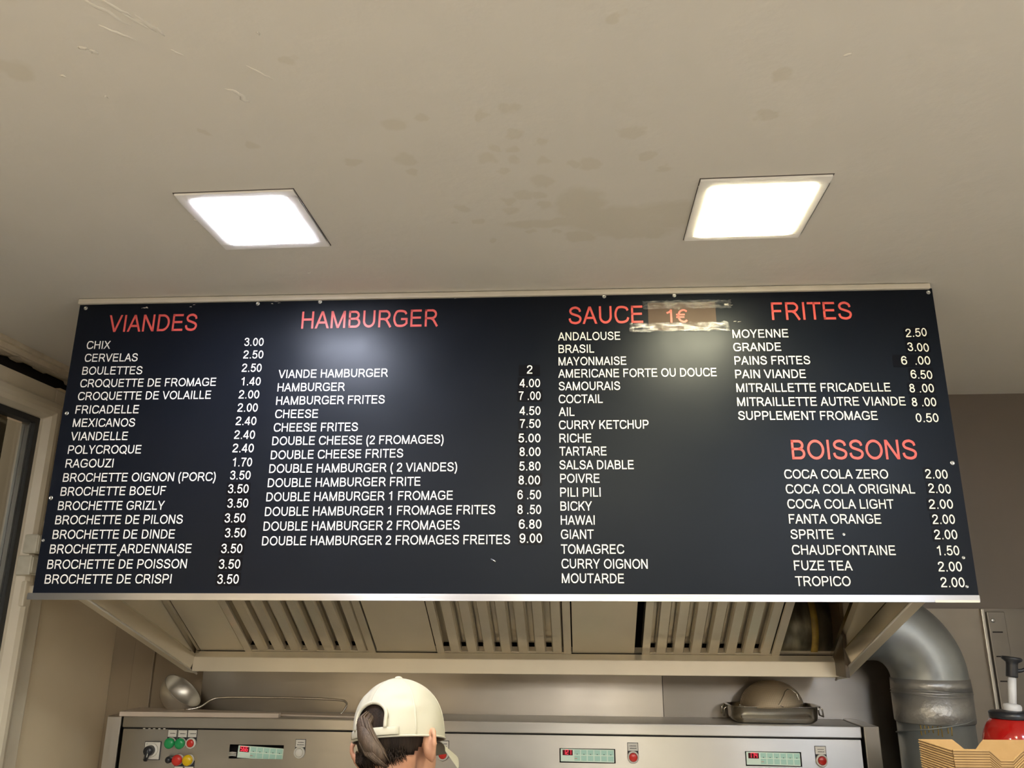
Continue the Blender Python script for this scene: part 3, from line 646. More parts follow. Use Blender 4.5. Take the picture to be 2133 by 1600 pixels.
for row in LINES.strip().split('\n'):
    c, text, u0, u1, v0, v1, fl = row.split('|'); u0, u1, v0, v1 = map(float, (u0, u1, v0, v1))
    head = fl == 'h'; cap = CAPB if head else CAPH; slope = (v1-v0)/(u1-u0) if not c in 'VHSFD' else (v1-v0)/max(.2, u1-u0)
    par = bd; off = .0006
    if fl in ('s', 't', 'b'):
        if fl == 'b': su0, su1, sv0, sv1 = -.1362, -.0835, .5745, .6035
        elif text.startswith('6  '): su0, su1, sv0, sv1 = .766, .8555, .5850, .6160
        elif fl == 't' : su0, su1, sv0, sv1 = u0-.004, u0+.0175, v0-.0045, v0+.0255
        else: su0, su1, sv0, sv1 = u0-.004, u1+.004, v0-.0045, v0+.0262
        rc = .003; P = []
        for cx, cy, a0 in ((su1-rc, sv1-rc, 0), (su0+rc, sv1-rc, 90), (su0+rc, sv0+rc, 180), (su1-rc, sv0+rc, 270)):
            P += [(cx+rc*math.cos(R(a0+30*i)), cy+rc*math.sin(R(a0+30*i))) for i in range(4)]
        m = MB(); k = len(P); m.add([bp(.0008)(*p) for p in P]+[bp(.00005)(*p) for p in P], [tuple(range(k))]+[(i, (i+1) % k, k+(i+1) % k, k+i) for i in range(k)])
        par = m.build('price_sticker', 'sticker', bd); off = .0013
    m = MB(); lettering(m, text, u0, u1, v0, cap, bp(off), 0, slope)
    nm = 'heading' if head else ('price' if c in 'PQRE' else 'menu_line')
    if c == 'K': continue
    m.build(nm, 'vinyl_red' if head else 'vinyl_white', par)
# the taped-over price next to SAUCE
lb = bslab(.1868, .3535, .6885, .7620, .0003, .0011).build('taped_label', 'label_brown', bd); lb['label'] = 'faded brown label reading 1€ under clear tape'
m = MB(); lettering(m, '1€', .2326, .2829, .7083, .0345, bp(.0015)); m.build('price', 'red_orange', lb)
def tape_piece(u0, u1, v0, v1, seed):
    r_ = random.Random(seed); m = MB(); nu, nv = 36, 8; vs = []
    for j in range(nv+1):
        for i in range(nu+1):
            e = .0012 if j in (0, nv) else 0
            vs.append(bp(.0019+.0016*r_.random()*(.4+.6*r_.random()))(u0+(u1-u0)*i/nu+(r_.uniform(-.002,.002) if i in (0,nu) else 0), v0+(v1-v0)*j/nv+r_.uniform(-e, e)))
    fs = [(j*(nu+1)+i, j*(nu+1)+i+1, (j+1)*(nu+1)+i+1, (j+1)*(nu+1)+i) for j in range(nv) for i in range(nu)]
    m.add(vs, fs, 0, True); o = m.build('clear_tape', 'tape' if seed == 3 else 'tape_dull', lb)
    sd = o.modifiers.new('thick', 'SOLIDIFY'); sd.thickness = .0002
tape_piece(.139, .385, .6845, .7085, 3); tape_piece(.174, .393, .7440, .7670, 5)
# scratches and adhesive smears near the top edge
rnd = random.Random(2)
for (u, v, n_) in [(-1.118,.772,5), (-.98,.776,2), (-.77,.781,5), (-.30,.782,2), (.37,.755,3), (.395,.708,2), (.150,.700,3), (.388,.752,4)]:
    m = MB()
    for k in range(n_):
        a = u+rnd.uniform(-.012,.012); b_ = v+rnd.uniform(-.003,.003); l = rnd.uniform(.004,.010)
        m.add([bp(.0007)(a, b_), bp(.0007)(a+l, b_+rnd.uniform(-.002,.003)), bp(.0007)(a+l*.8, b_+.0016), bp(.0007)(a+l*.2, b_+.0014)], [(0,1,2,3)])
    m.build('glue_residue', 'alu_top', bd)

# ================================================================== extractor hood
hd = empty('extractor_hood', (-.23, 2.5, -.172), 'wide stainless steel extractor hood behind and below the menu board', 'extractor hood')
HX0, HX1 = -1.268, .798
sl = lambda y: .058+(y-2.03)*(-.234/.71)       # lower edge of the cheeks
for a, b_ in ((HX0-.003, HX0), (HX1, HX1+.003)):
    P = [(2.03, .795), (2.03, sl(2.03)), (2.74, sl(2.74)), (2.74, -.172), (2.955, -.172), (2.955, .795)]
    MB().prism(P, 'x', a, b_).build('cheek_panel', 'steel_hood', hd)
for sx, x in ((-1, HX0), (1, HX1)):
    # folded bottom edge: inner lip, ridge painted pale as a highlight, outward flange
    P0, P1 = (2.028, sl(2.028)), (2.745, sl(2.745)); m = MB()
    xi, xo = x-sx*.001, x+sx*.040
    def strip(xa, za, xb, zb, mi=0):
        m.add([(xa, P0[0], P0[1]+za), (xb, P0[0], P0[1]+zb), (xb, P1[0], P1[1]+zb), (xa, P1[0], P1[1]+za),
               (xa, P0[0]+.001, P0[1]+za+.003), (xb, P0[0]+.001, P0[1]+zb+.003), (xb, P1[0]+.001, P1[1]+zb+.003), (xa, P1[0]+.001, P1[1]+za+.003)],
              [(0,1,2,3), (7,6,5,4), (0,4,5,1), (1,5,6,2), (2,6,7,3), (3,7,4,0)], mi)
    strip(xi, -.001, xo, .006)
    m.build('flange', 'steel_hood', hd)
    m = MB(); strip(xi, 0, x-sx*.010, .046); m.build('inner_lip', 'steel_shiny', hd)
    MB().tube([(xi, P0[0], P0[1]-.001), (xi, P1[0], P1[1]-.001)], .0030, 8).build('ridge', 'ridge', hd)
MB().box((HX0, 2.025, .058), (HX1, 2.03, .795)).build('front_panel', 'steel_hood', hd)
# gutter along the back
GY = 2.700
m = MB(); m.prism([(GY, -.168), (GY, -.1235), (GY+.018, -.1055), (GY+.018, -.110), (GY+.004, -.1235), (GY+.004, -.164), (2.955, -.164), (2.955, -.168)], 'x', HX0+.004, HX1-.004)
m.build('gutter', 'steel_hood', hd, bevel=.0015)
# filter plane, u = along x, s = distance up the slope from the gutter
SA = R(31.8); SB = (2.722, -.1045)
def fp(x, s, d=0): return (x, SB[0]-math.cos(SA)*s+math.sin(SA)*-d*-1*0+math.sin(SA)*d, SB[1]+math.sin(SA)*s+math.cos(SA)*d)   # d = depth into the hood
def fbox(mb, x0, x1, s0, s1, d0, d1, mi=0):
    vs = [fp(x, s, d) for d in (d0, d1) for s in (s0, s1) for x in (x0, x1)]
    return mb.add(vs, [(0,1,3,2), (4,6,7,5), (0,4,5,1), (2,3,7,6), (0,2,6,4), (1,5,7,3)], mi)
SLEN = .56
for x0, x1 in ((-1.250, -1.101), (-.655, -.461), (-.021, .174)):
    fbox(MB(), x0, x1, .0, SLEN, 0, .003).build('blank_panel', 'steel_hood', hd, bevel=.001)
fbox(MB(), HX0+.002, HX0+.017, 0, SLEN, -.012, .004).build('side_bar', 'steel_shiny', hd)
fbox(MB(), .781, HX1-.001, 0, SLEN, -.012, .004).build('side_bar', 'steel_shiny', hd)
fbox(MB(), HX0+.005, HX1-.005, SLEN-.005, SLEN+.05, 0, .003).build('upper_rail', 'steel_hood', hd)
fbox(MB(), HX0+.005, HX1-.005, -.006, .004, .004, .02).build('lower_rail', 'steel_hood', hd)
MB().box((.62, 2.735, -.150), (.79, 2.945, -.112)).build('grease_tray', 'sealant', hd)
MB().box((HX0+.004, 2.78, -.163), (.60, 2.955, .78)).build('plenum_box', 'dark', hd)
MB().box((.18, 2.948, -.163), (HX1-.003, 2.955, .78)).build('back_liner', 'grease', hd)
MB().box((HX1-.012, 2.60, -.163), (HX1-.002, 2.945, .5)).build('side_liner', 'grease', hd)
names = ['leftmost of the three steel baffle grease filters, behind the person', 'middle of the three steel baffle grease filters in the hood', 'rightmost of the three steel baffle grease filters, beside the open duct']
for k, (x0, x1, nb) in enumerate([(-1.097, -.659, 7), (-.457, -.025, 7), (.198, .624, 7)]):
    ft = empty('grease_filter', fp((x0+x1)/2, 0), names[k], 'grease filter', 'baffle filters of the hood')
    m = MB(); fw = .024
    fbox(m, x0, x0+fw, 0, SLEN-.01, -.004, .002); fbox(m, x1-fw, x1, 0, SLEN-.01, -.004, .002)
    fbox(m, x0+fw, x1-fw, 0, .010, -.003, .002); fbox(m, x0+fw, x1-fw, SLEN-.03, SLEN-.01, -.003, .002)
    fbox(m, x0, x0+.002, 0, SLEN-.01, .002, .04); fbox(m, x1-.002, x1, 0, SLEN-.01, .002, .04)
    m.build('frame', 'steel_filter', ft, bevel=.001)
    fbox(MB(), x0+.002, x1-.002, 0, SLEN-.01, .046, .048).build('back_plate', 'dark', ft)
    pitch = (x1-x0-2*fw)/nb
    for i in range(nb):
        xa = x0+fw+pitch*i+pitch*.30; xb = x0+fw+pitch*(i+1)+ (0 if i < nb-1 else -.002)
        m = MB(); pr = [(xa, .018), (xa+.001, .004), (xa+.005, -.003), (xb-.005, -.003), (xb-.001, .004), (xb, .018), (xb-.002, .018), (xb-.003, .005), (xb-.006, -.001), (xa+.006, -.001), (xa+.003, .005), (xa+.002, .018)]
        vs = [fp(x, s, d) for s in (.008, SLEN-.03) for x, d in pr]; q = len(pr)
        m.add(vs, [(j, (j+1) % q, q+(j+1) % q, q+j) for j in range(q)]+[tuple(range(q))[::-1], tuple(range(q, 2*q))])
        m.build('baffle', 'steel_filter', ft)
        # rear channel catching the gap
        xc = x0+fw+pitch*i+pitch*.15
        m = MB(); pr = [(xc-.016, .016), (xc-.014, .030), (xc+.014, .030), (xc+.016, .016), (xc+.018, .016), (xc+.016, .032), (xc-.016, .032), (xc-.018, .016)]
        vs = [fp(x, s, d) for s in (.012, SLEN-.03) for x, d in pr]; q = len(pr)
        m.add(vs, [(j, (j+1) % q, q+(j+1) % q, q+j) for j in range(q)])
        m.build('rear_channel', 'steel_filter', ft)

# ================================================================== round duct with its elbow
dc = empty('exhaust_duct', (1.10, 2.80, ZF), 'grey galvanised round duct bending down from the hood beside the console', 'duct')
DX, DY, DR, BR = 1.10, 2.80, .112, .165
P = [(DX, DY, ZF), (DX, DY, -.55), (DX, DY, -.175)]
MB().tube([(DX, DY, ZF), (DX, DY, -.30)], DR*.985, 48).build('lower_pipe', 'zinc', dc)
m = MB(); P = []; 
for i in range(0, 25):
    a = R(90*i/24); P.append((DX-BR+BR*math.cos(a), DY, -.175+BR*math.sin(a)))
m.tube([(DX, DY, -.20)]+P+[(HX1+.004, DY, -.175+BR)], DR, 48); m.build('elbow', 'zinc', dc)
m = MB(); m.tube([(HX1-.004, DY, -.175+BR), (.60, DY, -.175+BR)], DR, 48, cap=True); m.build('inner_pipe', 'greasy', dc)
m = MB(); m.tube([(HX1-.055, DY, -.175+BR), (HX1-.075, DY, -.175+BR)], DR+.004, 40); m.build('sealant_ring', 'sealant', dc)
MB().lathe([(DR+.001,-.302), (DR+.0035,-.298), (DR+.004,-.215), (DR+.002,-.2145), (DR+.002,-.2095), (DR+.004,-.209), (DR+.003,-.174), (DR,-.1735)], (DX, DY, 0), n=48).build('tape_collar', 'foil', dc)
for dz in (0, .010): 
    MB().tube([(DX+(DR+.0045)*math.cos(a), DY+(DR+.0045)*math.sin(a), -.208-dz+.004*math.sin(2*a+dz*90)) for a in [2*math.pi*i/48 for i in range(48)]], .0014, 6, closed=True).build('tape_fold', 'foil', dc)
m = MB(); Q = []
for i in range(61):
    a = R(165+200*i/60); Q.append((DX+DR*.985*math.cos(a), DY+DR*.985*math.sin(a), -.330+.062*i/60-.006))
m.tube(Q, (.0022, .006), 8); m.build('spiral_seam', 'zinc', dc)
rnd = random.Random(8)
for i in range(8):
    a = R(228+i*6+rnd.uniform(-2,2)); l = rnd.uniform(.016,.030); 
    pp = [(DX+DR*.984*math.cos(a+rnd.uniform(-.01,.01)), DY+DR*.984*math.sin(a), -.303-l*t/4) for t in range(5)]
    MB().tube(pp, .0016, 6).build('grease_drip', 'sealant', dc)

# ================================================================== fryer with its control console
fr = empty('fryer', (-.32, 2.5, ZF), 'wide stainless steel deep fryer with a control console along the back wall', 'fryer')
CY, CT = 2.77, -.316
m = MB(); m.box((-1.515, CY+.002, -.350), (.866, 2.968, CT)); m.build('top_cover', 'steel', fr, bevel=.003)
m = MB(); m.box((-1.510, CY+.055, -.80), (.861, 2.965, -.351)).box((-1.510, CY+.005, -.80), (-1.507, CY+.055, -.351)).box((.858, CY+.005, -.80), (.861, CY+.055, -.351)).box((-1.510, CY+.005, -.3545), (.861, CY+.055, -.351)); m.build('console_body', 'dark', fr)
# face plate with cut-outs for the three controllers
cut = [(-1.141, -.960, -.4385, -.396), (-.068, .107, -.433, -.391), (.507, .677, -.433, -.391)]
m = MB(); xs = [-1.508]+[c for k in cut for c in k[:2]]+[.860]; zt, zb = -.354, -.80
for i in range(len(xs)-1):
    if i % 2 == 0: m.box((xs[i], CY, zb), (xs[i+1], CY+.004, zt))
    else:
        c = cut[i//2]; m.box((xs[i], CY, c[3]), (xs[i+1], CY+.004, zt)).box((xs[i], CY, zb), (xs[i+1], CY+.004, c[2]))
m.build('face_plate', 'steel', fr)
for a, b_ in ((-1.567, -1.5185), (.8715, .918)):
    MB().box((a, CY-.004, ZF+.10), (b_, 2.968, CT+.0015)).build('end_panel', 'steel_v', fr, bevel=.003)
MB().box((-1.514, 2.20, -.83), (.866, CY-.001, -.801)).build('deck', 'steel', fr, bevel=.003)
for i in range(3):
    x0 = -1.48+i*.785
    MB().box((x0, 2.22, ZF+.12), (x0+.77, 2.24, -.86)).build('front_door', 'steel', fr, bevel=.003)
MB().box((-1.51, 2.24, ZF+.10), (.862, 2.96, -.835)).build('cabinet_body', 'steel_dark', fr)
MB().box((-1.48, 2.30, ZF), (.83, 2.90, ZF+.10)).build('plinth', 'black_plastic', fr)
rnd = random.Random(3)
for i in range(5):
    x = -1.44+i*.017+rnd.uniform(0,.004); MB().ball((x, CY+.003, -.3525), (.005, .003, .0018), 8).build('grease_lump', 'white_plastic', fr)
# rotary switch
rs = MB().box((-1.426, CY-.004, -.4445), (-1.374, CY, -.3925)).build('switch_plate', 'white_plastic', fr, bevel=.001)
MB().box((-1.4275, CY-.0025, -.4465), (-1.3715, CY+.0005, -.391)).build('switch_surround', 'black_plastic', fr)
MB().lathe([(.021,0), (.021,.004), (.019,.006), (0,.006)], (-1.400, CY-.004, -.4165), (0,-1,0), 28).build('dial', 'white_plastic', rs)
m = MB().lathe([(.016,0), (.015,.020), (.013,.024), (0,.024)], (-1.402, CY-.008, -.4165), (0,-1,0), 24)
m.tube([(-1.400, CY-.024, -.404), (-1.402, CY-.026, -.420), (-1.408, CY-.024, -.446)], [(.010,.007), (.011,.008), (.007,.006)], 12)
m.build('knob', 'black_plastic', rs)
MB().tube([(-1.398, CY-.0335, -.418), (-1.400, CY-.033, -.434)], .0014, 6).build('pointer', 'vinyl_white', rs)
m = MB(); f = lambda u, v: (u, CY-.0042, v)
lettering(m, '0', -1.4205, -1.4175, -.4005, .0045, f); lettering(m, '1', -1.398, -1.3965, -.400, .0045, f); lettering(m, '2', -1.4205, -1.4175, -.4205, .0045, f)
m.build('marks', 'ink', rs)
def button(x, z, lens, r=.0155, proud=.016, ringm='white_plastic', cap=True):
    b_ = MB().lathe([(r+.0015,0), (r+.0015,.006), (r,.010), (r*.86,.0105), (r*.84,.006), (0,.006)], (x, CY, z), (0,-1,0), 28).build('push_button', ringm, fr)
    if cap: MB().lathe([(r*.76,.004), (r*.76,.010), (r*.6,.012), (0,.0125)], (x, CY, z), (0,-1,0), 24).build('button_cap', lens, b_)
    else: MB().lathe([(r*1.02,.004), (r*1.08,proud), (r*.95,proud+.004), (r*.5,proud+.006), (0,proud+.0065)], (x, CY, z), (0,-1,0), 26).build('button_cap', lens, b_)
    return b_
def plate(x, z, w=.031, hgt=.022, two=True, up=True, bars=None):
    bx = MB().box((x-w/2-.0015, CY-.0016, z-hgt/2-(.018 if up else .0015)), (x+w/2+.0015, CY-.0002, z+hgt/2+(.0015 if up else .018))).build('label_holder', 'black_plastic', fr)
    p = MB().box((x-w/2, CY-.0026, z-hgt/2), (x+w/2, CY-.0015, z+hgt/2)).build('label_plate', 'paper', bx)
    rn = random.Random(int(abs(x)*1000)); m = MB()
    for zz in ((z+.003, z-.004) if two else (z,)):
        xx = x-w*.34+rn.uniform(0,.003)
        while xx < x+w*.33:
            l = rn.uniform(.0012,.003); m.box((xx, CY-.0029, zz-.0009), (xx+l, CY-.0025, zz+rn.uniform(.0006,.0014))); xx += l+.0005
    m.build('print', 'ink', bx)
for x, z, lens in ((-1.339, -.394, 'green'), (-1.304, -.3945, 'green')): plate(x+.001, z+.0285, .029, .021, False); button(x, z, lens, cap=False)
plate(-1.270, -.3655, .029, .021, False); button(-1.271, -.394, 'red')
for x, lens in ((-1.307, 'red'), (-1.272, 'yellow')): plate(x+.003, -.475, .029, .021, False, up=False); button(x, -.444, lens, cap=False)
m = MB().lathe([(.0105,0), (.0105,.014), (.007,.020), (0,.021)], (-1.337, CY, -.444), (0,-1,0), 20); m.build('control_knob', 'black_plastic', fr)
plate(-.905, -.3895, two=True); button(-.906, -.4165, 'white_plastic', .0165)
plate(-.437, -.3870, two=True); button(-.439, -.4150, 'red', .0165)
plate(.162, -.3840, two=True); button(.162, -.4130, 'red', .0165)
plate(.7355, -.3850, two=True); button(.7365, -.4135, 'dark_red', .0165)
SEG = {'0':'abcdef','1':'bc','2':'abged','4':'fgbc','5':'afgcd','6':'afgedc','7':'abc'}
def controller(c, digits, tilt=0.0, dy=0.0, dx=0.0, dz=0.0):
    x0, x1, z0, z1 = c; w = x1-x0; hgt = z1-z0; cx, cz = (x0+x1)/2, (z0+z1)/2
    def T(u, v, d):      # u,v from the middle of the opening; d = towards the room
        a = u*math.cos(tilt)-v*math.sin(tilt); b_ = u*math.sin(tilt)+v*math.cos(tilt); return (cx+dx+a, CY+.004-d+dy, cz+dz+b_)
    def slab(mb, ua, ub, va, vb, d0, d1):
        vs = [T(u, v, d) for d in (d0, d1) for v in (va, vb) for u in (ua, ub)]
        return mb.add(vs, [(0,1,3,2), (4,6,7,5), (0,4,5,1), (2,3,7,6), (0,2,6,4), (1,5,7,3)])
    hw, hh = w/2-.0035, hgt/2-.0025
    pn = slab(MB(), -hw, hw, -hh, hh, -.004, .0015).build('controller', 'mint', fr, bevel=.001)
    dsp = slab(MB(), -hw+.006, -hw+.038, 0, hh-.003, .0015, .0022).build('display', 'display', pn)
    m = MB(); k = 0
    for ch in digits:
        ox = -hw+.0095+k*.0088; oz = .003; dw, dh = .0052, .0062; k += 1
        sg = {'a': (ox,oz+2*dh,ox+dw,oz+2*dh), 'g': (ox,oz+dh,ox+dw,oz+dh), 'd': (ox,oz,ox+dw,oz), 'f': (ox,oz+dh,ox,oz+2*dh), 'b': (ox+dw,oz+dh,ox+dw,oz+2*dh), 'e': (ox,oz,ox,oz+dh), 'c': (ox+dw,oz,ox+dw,oz+dh)}
        for s_ in SEG[ch]:
            a = sg[s_]; t = .0008; slab(m, a[0]-t, a[2]+t, min(a[1],a[3])-t, max(a[1],a[3])+t, .0022, .0025)
    m.build('digits', 'digit', dsp)
    kw = (2*hw-.042)/6
    for i in range(6):
        a = -hw+.042+kw*i
        slab(MB(), a+.0012, a+kw-.0022, .0025, hh-.0025, .0015, .0021).build('key', 'mint_key', pn)
        slab(MB(), a+.0012, a+kw-.0022, -hh+.0035, -.0005, .0015, .0021).build('key', 'mint_key', pn)
        slab(MB(), a+kw*.38, a+kw*.58, .0033, .0048, .0021, .0024).build('key_mark', 'ink', pn)
    slab(MB(), -hw+.044, -hw+.052, -.0095, -.0082, .0021, .0023).build('key_mark', 'red_orange', pn)
controller(cut[1], '121', -.006); controller(cut[2], '174', -.008, -.001)
controller(cut[0], '566', -.055, .012, .019, -.0065)
m = MB()
for i in range(3): m.tube([(-1.142, CY+.001, -.421-i*.0045), (-1.130, CY-.001, -.4195-i*.0045), (-1.118, CY+.004, -.4215-i*.0045)], .0016, 8)
m.build('cable', 'white_plastic', fr)

# ================================================================== things lying on the console
m = MB(); z = CT
m.prism([(-1.528, 2.766), (-.988, 2.776), (-.988, 2.800), (-1.528, 2.905)], 'z', z+.0005, z+.0155)
o = m.build('plastic_board', 'cream_plastic', origin=(-1.26, 2.81, z), bevel=.002)
# lift its left end a little
tag(o, 'long cream plastic board lying at the left end of the console, tapering to the right', 'board')
m = MB(); m.prism([(-1.086, 2.845), (-.70, 2.800), (-.70, 2.880), (-1.086, 2.885)], 'z', z+.0005, z+.0065)
o = m.build('plastic_board', 'cream_plastic', origin=(-.9, 2.84, z), bevel=.0015)
tag(o, 'thin cream plastic strip on the console, to the right of the longer board', 'board')
# ladle
ld = empty('ladle', (-1.35, 2.89, CT), 'large steel ladle lying on its side with the handle to the right', 'ladle')
lc = Vector((-1.372, 2.88, -.243)); ax = Vector((.68, -.10, .73)).normalized()
m = MB(); r = .073; pr = [(r*math.sin(R(a)), -r*math.cos(R(a))) for a in range(0, 91, 6)] + [(r*1.01, .001), (r*.985, .001)] + [(r*.98*math.sin(R(a)), -r*.98*math.cos(R(a))) for a in range(90, -1, -6)]
m.lathe([(max(a, 1e-7), b_) for a, b_ in pr], lc, ax, 40); m.build('bowl', 'steel_satin', ld)
P = [(-1.335, 2.83, -.300), (-1.29, 2.845, -.292), (-1.255, 2.855, -.269), (-1.21, 2.865, -.262), (-1.05, 2.88, -.262), (-.90, 2.885, -.264), (-.815, 2.885, -.268), (-.797, 2.882, -.272), (-.790, 2.879, -.281), (-.797, 2.872, -.298), (-.806, 2.865, -.311)]
PP = []
V = [Vector(p) for p in P]; VV = [V[0]*2-V[1]]+V+[V[-1]*2-V[-2]]
for i in range(1, len(VV)-2):
    for k in range(5):
        t = k/5; a, b_, c, d = VV[i-1:i+3]; PP.append(.5*((2*b_)+(c-a)*t+(2*a-5*b_+4*c-d)*t*t+(3*b_-a-3*c+d)*t**3))
PP.append(VV[-2])
MB().tube(PP, .0036, 10).build('handle', 'steel_shiny', ld)
# steel pan
pn = empty('steel_pan', (.62, 2.88, CT), 'shallow steel pan with side handle, on the right end of the console', 'pan')
def rrect(x0, x1, y0, y1, r, z, n=6):
    out = []
    for cx, cy, a0 in ((x1-r, y1-r, 0), (x0+r, y1-r, 90), (x0+r, y0+r, 180), (x1-r, y0+r, 270)):
        out += [(cx+r*math.cos(R(a0+90*i/n)), cy+r*math.sin(R(a0+90*i/n)), z) for i in range(n+1)]
    return out
m = MB(); z = CT+.0012; X0, X1, Y0, Y1 = .486, .755, 2.80, 2.945
lv = [(-.020,.030,0), (-.012,.034,.0015), (-.003,.038,.008), (0,.04,.018), (.002,.042,.049), (.012,.05,.050), (.012,.05,.0512), (.0015,.042,.0505), (-.001,.04,.018), (-.005,.037,.009), (-.014,.033,.003), (-.022,.03,.0018)]
rows = [rrect(X0-o_, X1+o_, Y0-o_*.6, Y1+o_*.6, rd, z+dz) for o_, rd, dz in lv]; q = len(rows[0])
m.add([p for r_ in rows for p in r_], [(i*q+j, i*q+(j+1) % q, (i+1)*q+(j+1) % q, (i+1)*q+j) for i in range(len(rows)-1) for j in range(q)]+[tuple(range(q))[::-1], tuple(range((len(rows)-1)*q, len(rows)*q))], 0, True)
m.build('pan_body', 'steel_shiny', pn)
for sx, xx in ((-1, X0-.010), (1, X1+.010)):
    MB().tube([(xx, 2.85, z+.047), (xx+sx*.010, 2.85, z+.040), (xx+sx*.012, 2.852, z+.018), (xx+sx*.012, 2.898, z+.018), (xx+sx*.010, 2.90, z+.040), (xx, 2.90, z+.047)], .0026, 8).build('handle', 'steel_shiny', pn)
# strainer, dome up, in the pan
sv = empty('strainer', (.618, 2.87, z+.045), 'round mesh strainer turned upside down in the steel pan', 'strainer')
sc = Vector((.622, 2.875, z+.050)); sr = .099
MB().lathe([(sr*math.cos(R(a)), sr*.76*math.sin(R(a))) for a in range(0, 86, 5)]+[(0.0, sr*.76)], sc, (-.05, -.02, 1), 48).build('mesh_bowl', 'sieve', sv)
MB().tube([(sc.x+(sr+.001)*math.cos(2*math.pi*i/40), sc.y+(sr+.001)*math.sin(2*math.pi*i/40)*.78, sc.z+.001+.005*math.cos(2*math.pi*i/40)) for i in range(40)], .0032, 8, closed=True).build('rim', 'steel_shiny', sv)
def dome(ph, el, k=1.01): 
    return (sc.x+sr*k*math.cos(R(el))*math.cos(R(ph)), sc.y+sr*k*math.cos(R(el))*math.sin(R(ph)), sc.z+sr*.76*k*math.sin(R(el)))
MB().tube([dome(278, 2, 1.03), dome(270, 7), dome(276, 16), dome(283, 27), dome(292, 38), dome(305, 44), dome(318, 42), dome(325, 30), dome(320, 14)], .0014, 8).build('support_wire', 'steel_shiny', sv)

# unseen counter added below the frame to bounce light upward
kc = empty('bounce_counter', (.0, .62, ZF), 'long unseen counter added in front of the camera to bounce light up', 'counter')
MB().box((XL+.01, .28, -.66), (1.30, .98, -.62)).build('worktop', 'floor', kc, bevel=.004)
MB().box((XL+.01, .32, ZF), (1.26, .94, -.661)).build('cabinet', 'wall_room', kc)

# ================================================================== side counter, kraft trays, sauce dispenser
sc_ = empty('side_counter', (1.3, 2.0, ZF), 'steel topped side counter under the kraft trays at the right', 'counter')
MB().prism([(.70,1.66), (2.2,1.66), (2.2,2.5), (.935,2.5), (.935,2.185), (.70,2.185)], 'z', -.46, -.42).build('worktop', 'steel', sc_, bevel=.003)
MB().box((.935, 1.70, ZF), (2.16, 2.46, -.461)).build('cabinet', 'wall_brown', sc_)
def tray(mb_out, mb_in):
    """open card tray, 0.235 x 0.15 top, notched walls; base at z=0, top at .062"""
    L0, L1, D0, D1 = 0.0, .245, 0.0, .142; hgt = .062; tp = .012; t = .0005
    def wall(p0, p1, q0, q1, notch):
        # p bottom, q top; notch in the middle of the top edge
        p0, p1, q0, q1 = map(Vector, (p0, p1, q0, q1)); ts = [0, .28, .325, .36, .46, .495, .54, 1] if notch else [0, 1]; ds = [0, 0, .16, .29, .29, .16, 0, 0] if notch else [0, 0]
        if notch == 'back': ts = [1-a for a in ts][::-1]
        top = [q0.lerp(q1, a)+(p0.lerp(p1, a)-q0.lerp(q1, a))*d for a, d in zip(ts, ds)]; bot = [p0.lerp(p1, a) for a in ts]
        nrm = (p1-p0).cross(q0-p0).normalized()*t; k = len(ts)
        vs = bot+top+[v+nrm for v in bot]+[v+nrm for v in top]
        f1 = [(i, i+1, k+i+1, k+i) for i in range(k-1)]; f2 = [(2*k+i, 3*k+i, 3*k+i+1, 2*k+i+1) for i in range(k-1)]
        e = [(k+i, k+i+1, 3*k+i+1, 3*k+i) for i in range(k-1)]
        mb_out.add(vs, f1, 0); mb_out.add(vs, f2, 1); mb_out.add(vs, e, 0)
        out = [v+nrm/t*.0017-Vector((0,0,.0003)) for v in top]; lo_ = [v-Vector((0,0,.0016)) for v in out]
        mb_out.add(top+out+lo_, [(i, i+1, k+i+1, k+i) for i in range(k-1)]+[(k+i, k+i+1, 2*k+i+1, 2*k+i) for i in range(k-1)], 0)
    A, B_, C_, D_ = (L0+tp, D0+tp, 0), (L1-tp, D0+tp, 0), (L1-tp, D1-tp, 0), (L0+tp, D1-tp, 0)
    a, b_, c, d = (L0, D0, hgt), (L1, D0, hgt), (L1, D1, hgt), (L0, D1, hgt)
    wall(A, B_, a, b_, True); wall(B_, C_, b_, c, False); wall(C_, D_, c, d, 'back'); wall(D_, A, d, a, False)
    mb_out.add([A, B_, C_, D_, tuple(Vector(A)+Vector((0,0,t))), tuple(Vector(B_)+Vector((0,0,t))), tuple(Vector(C_)+Vector((0,0,t))), tuple(Vector(D_)+Vector((0,0,t)))], [(3,2,1,0), (4,5,6,7)], 0)
TX, TY = .7145, 1.752
def tray_stack(x, y, ztop, zbase, yawd, who):
    m = MB(); tray(m, None); first = None; zz = ztop-.062; k = 0; step = .0046
    while zz > zbase+.001:
        lab = ('kraft card tray on top of the stack %s' if k == 0 else 'kraft card tray nested below the top one, stack %s') % who
        if first is None: first = m.build('card_tray', ['kraft', 'kraft_shaded'], origin=(0,0,0)); o = first
        else: o = first.copy(); COL.objects.link(o)
        rn = random.Random(k); o.location = (x+(rn.uniform(-.0006,.0006) if k else 0), y+(rn.uniform(-.0006,.0006) if k else 0), zz+Z0); o.rotation_euler = (0, 0, R(yawd))
        tag(o, lab, 'food tray', 'kraft trays stacked %s' % who); zz -= step; k += 1
tray_stack(TX, TY, -.2385, -.42, 3, 'beside the sauce dispenser')
ds = empty('sauce_dispenser', (1.093, 2.30, -.42), 'glossy red sauce dispenser with black lid and white pump', 'sauce dispenser')
cx, cy = 1.094, 2.30; zb = -.4185
MB().lathe([(.045,0), (.056,.004), (.068,.03), (.074,.07), (.076,.105), (.0745,.13), (.069,.152), (.060,.170), (.052,.179), (.047,.182), (0,.182)], (cx, cy, zb), n=48).build('body', 'red_gloss', ds)
